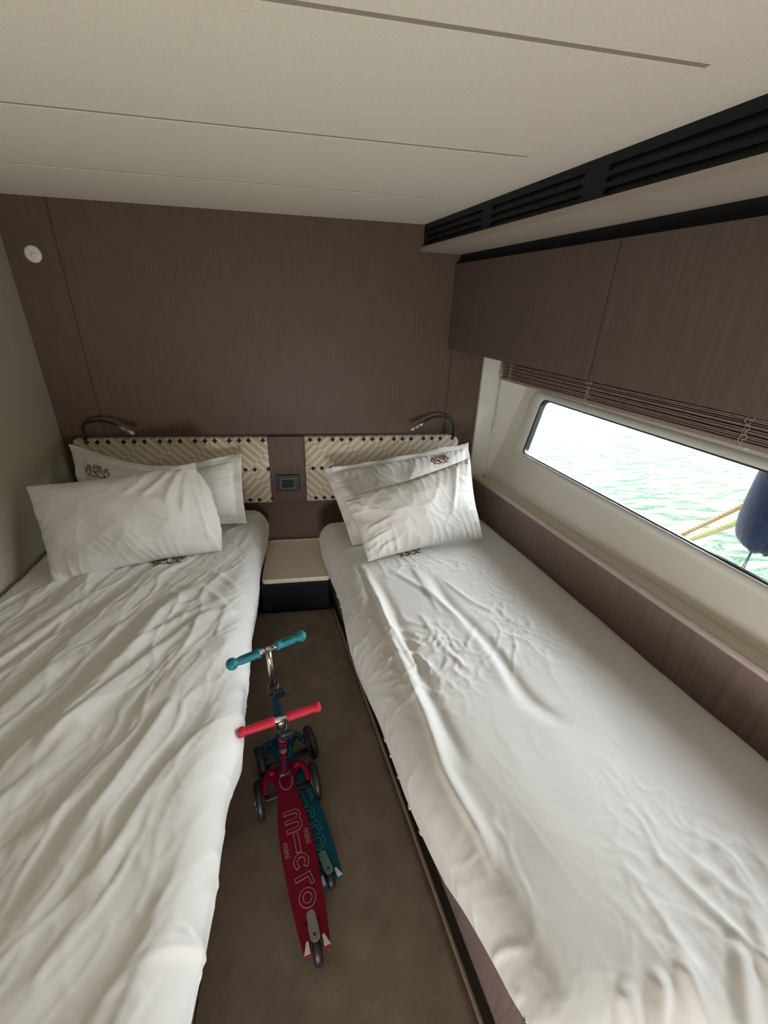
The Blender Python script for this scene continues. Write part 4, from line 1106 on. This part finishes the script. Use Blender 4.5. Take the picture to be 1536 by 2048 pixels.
# ------------------------------------------------------------------ outside: water, fender, ropes
mesh('water', [(-60, -60, -0.35), (160, -60, -0.35), (160, 160, -0.35), (-60, 160, -0.35)], [(0, 1, 2, 3)], M['water'], smooth=False, kind='stuff', cat='water',
     label='rippled green sea water outside the window')
fe = empty('fender', (1.885, 1.262, 0.69), 0, 'navy fleece-covered boat fender hanging outside the window', 'fender')
nA = 72; prof = [(0.0, 0.03), (0.003, 0.07), (0.02, 0.100), (0.05, 0.118), (0.10, 0.128), (0.18, 0.132), (0.30, 0.130), (0.42, 0.122), (0.50, 0.10), (0.55, 0.06), (0.57, 0.02)]
V = []; F = []
for i, (h, r_) in enumerate(prof):
    for k in range(nA):
        a = 2 * math.pi * k / nA
        dent = 0.014 * math.exp(-((((a - 3.75 + math.pi) % (2 * math.pi)) - math.pi) / 0.16) ** 2) + 0.006 * math.sin(5 * a + 1) * math.exp(-h * 8) + 0.003 * math.sin(19 * a) * math.exp(-h * 30)
        rr_ = max(r_ - dent * min(1, r_ / 0.1), 0.005)
        V.append((rr_ * math.cos(a), rr_ * math.sin(a), h + (0.008 * math.sin(11 * a) if i < 2 else 0)))
for i in range(len(prof) - 1):
    for k in range(nA):
        l = (k + 1) % nA; F.append((i * nA + k, i * nA + l, (i + 1) * nA + l, (i + 1) * nA + k))
F.append(tuple(reversed(range(nA)))); F.append(tuple((len(prof) - 1) * nA + k for k in range(nA)))
fo = mesh('cover', V, F, M['fender'], fe); ss = fo.modifiers.new('subdiv', 'SUBSURF'); ss.levels = 1; ss.render_levels = 1
for dx in (0.0, 0.011):
    MB().tube(smooth_path([(-0.020 + dx * 0.3, 0.031, 0.01), (-0.025 + dx * 0.6, 0.034 - dx * 0.4, -0.12), (-0.026 + dx * 0.7, 0.034 - dx * 0.9, -0.32)], 6), 0.0020, 8).build('drawstring', M['fender'], fe)
MB().tube([(0, 0, 0.56), (0, 0, 1.3)], 0.006, 8).build('hanging_line', M['rope_white'], fe)
def rope(a, b_, r_, m_, label, tw=38):
    a, b_ = Vector(a), Vector(b_); d = (b_ - a); L = d.length; d.normalize(); u = d.orthogonal().normalized(); w_ = d.cross(u); mb = MB()
    n = int(L * tw * 3)
    for s_ in range(3):
        pts = []
        for k in range(n + 1):
            t = k / n; an = 2 * math.pi * (t * L * tw / 3 + s_ / 3)
            pts.append(a + d * (t * L) + (u * math.cos(an) + w_ * math.sin(an)) * r_ * 0.5 - Vector((0, 0, 0.02 * math.sin(math.pi * t))))
        mb.tube(pts, r_ * 0.56, 7)
    return mb.build('mooring_rope', M[m_], label=label, cat='rope', group='mooring ropes outside the window')
rope((2.15, 2.02, 0.262), (2.15, 1.40, 1.012), 0.012, 'rope_tan', 'thin tan twisted mooring rope, the upper of the two outside the window')
rope((2.15, 1.985, 0.262), (2.15, 1.36, 0.925), 0.019, 'rope_white', 'thick pale twisted mooring rope, the lower of the two outside the window')

# unseen green shore and white boat, added to colour the reflections in the water
V = []; F = []; nx_, ny_ = 90, 14
for j in range(ny_):
    for i in range(nx_):
        a = R(-75) + R(190) * i / (nx_ - 1); rr_ = 85 + 9 * j
        h = -0.6 + 30 * (j / (ny_ - 1)) ** 0.8 * (0.75 + 0.35 * float(perlin(i * 0.13, j * 0.1, 77))) + 2.0 * float(perlin(i * 0.7, j * 0.9, 78)) * min(j, 1)
        V.append((rr_ * math.cos(a), rr_ * math.sin(a), h))
for j in range(ny_ - 1):
    for i in range(nx_ - 1):
        k = j * nx_ + i; F.append((k, k + 1, k + nx_ + 1, k + nx_))
M['hill'] = mat('green_hillside', (0.055, 0.085, 0.03), 0.95, noise=(0.25, 0.5, ONE), spec=0.1)
mesh('added_hills', V, F, M['hill'], kind='structure')

# unseen white motor boat, added so its hull makes the pale patch of reflection
mbt = empty('added_boat', (5.9, 22.1, -0.35), R(147), 'unseen white boat added across the water for the pale reflection at the window left', 'boat')
sec = []
for k in range(25):
    t = k / 24; x = -9 + 18 * t; w_ = 2.0 * (1 - max(0, (t - 0.55) / 0.45) ** 2.2); w_ = max(w_, 0.03); sh = 2.2 + 1.0 * t * t
    sec.append([(x, -w_ * 0.75, -0.2), (x, -w_, 0.5 * sh), (x, -w_ * 1.04, sh), (x, 0, sh + 0.08), (x, w_ * 1.04, sh), (x, w_, 0.5 * sh), (x, w_ * 0.75, -0.2)])
V, F = loft(sec); F.append(tuple(range(7))); F.append(tuple(reversed(range(24 * 7, 25 * 7))))
M['boat'] = mat('boat_gelcoat', (0.82, 0.82, 0.82), 0.3)
mesh('hull', V, F, M['boat'], mbt, smooth=False)
bm = bmesh.new(); add_hexa(bm, [(-8.9, -1.7, 2.2), (4.5, -1.4, 2.7), (4.5, 1.4, 2.7), (-8.9, 1.7, 2.2), (-8.6, -1.5, 6.0), (1.5, -1.2, 6.0), (1.5, 1.2, 6.0), (-8.6, 1.5, 6.0)], 0.15); frombm('deckhouse', bm, M['boat'], mbt)
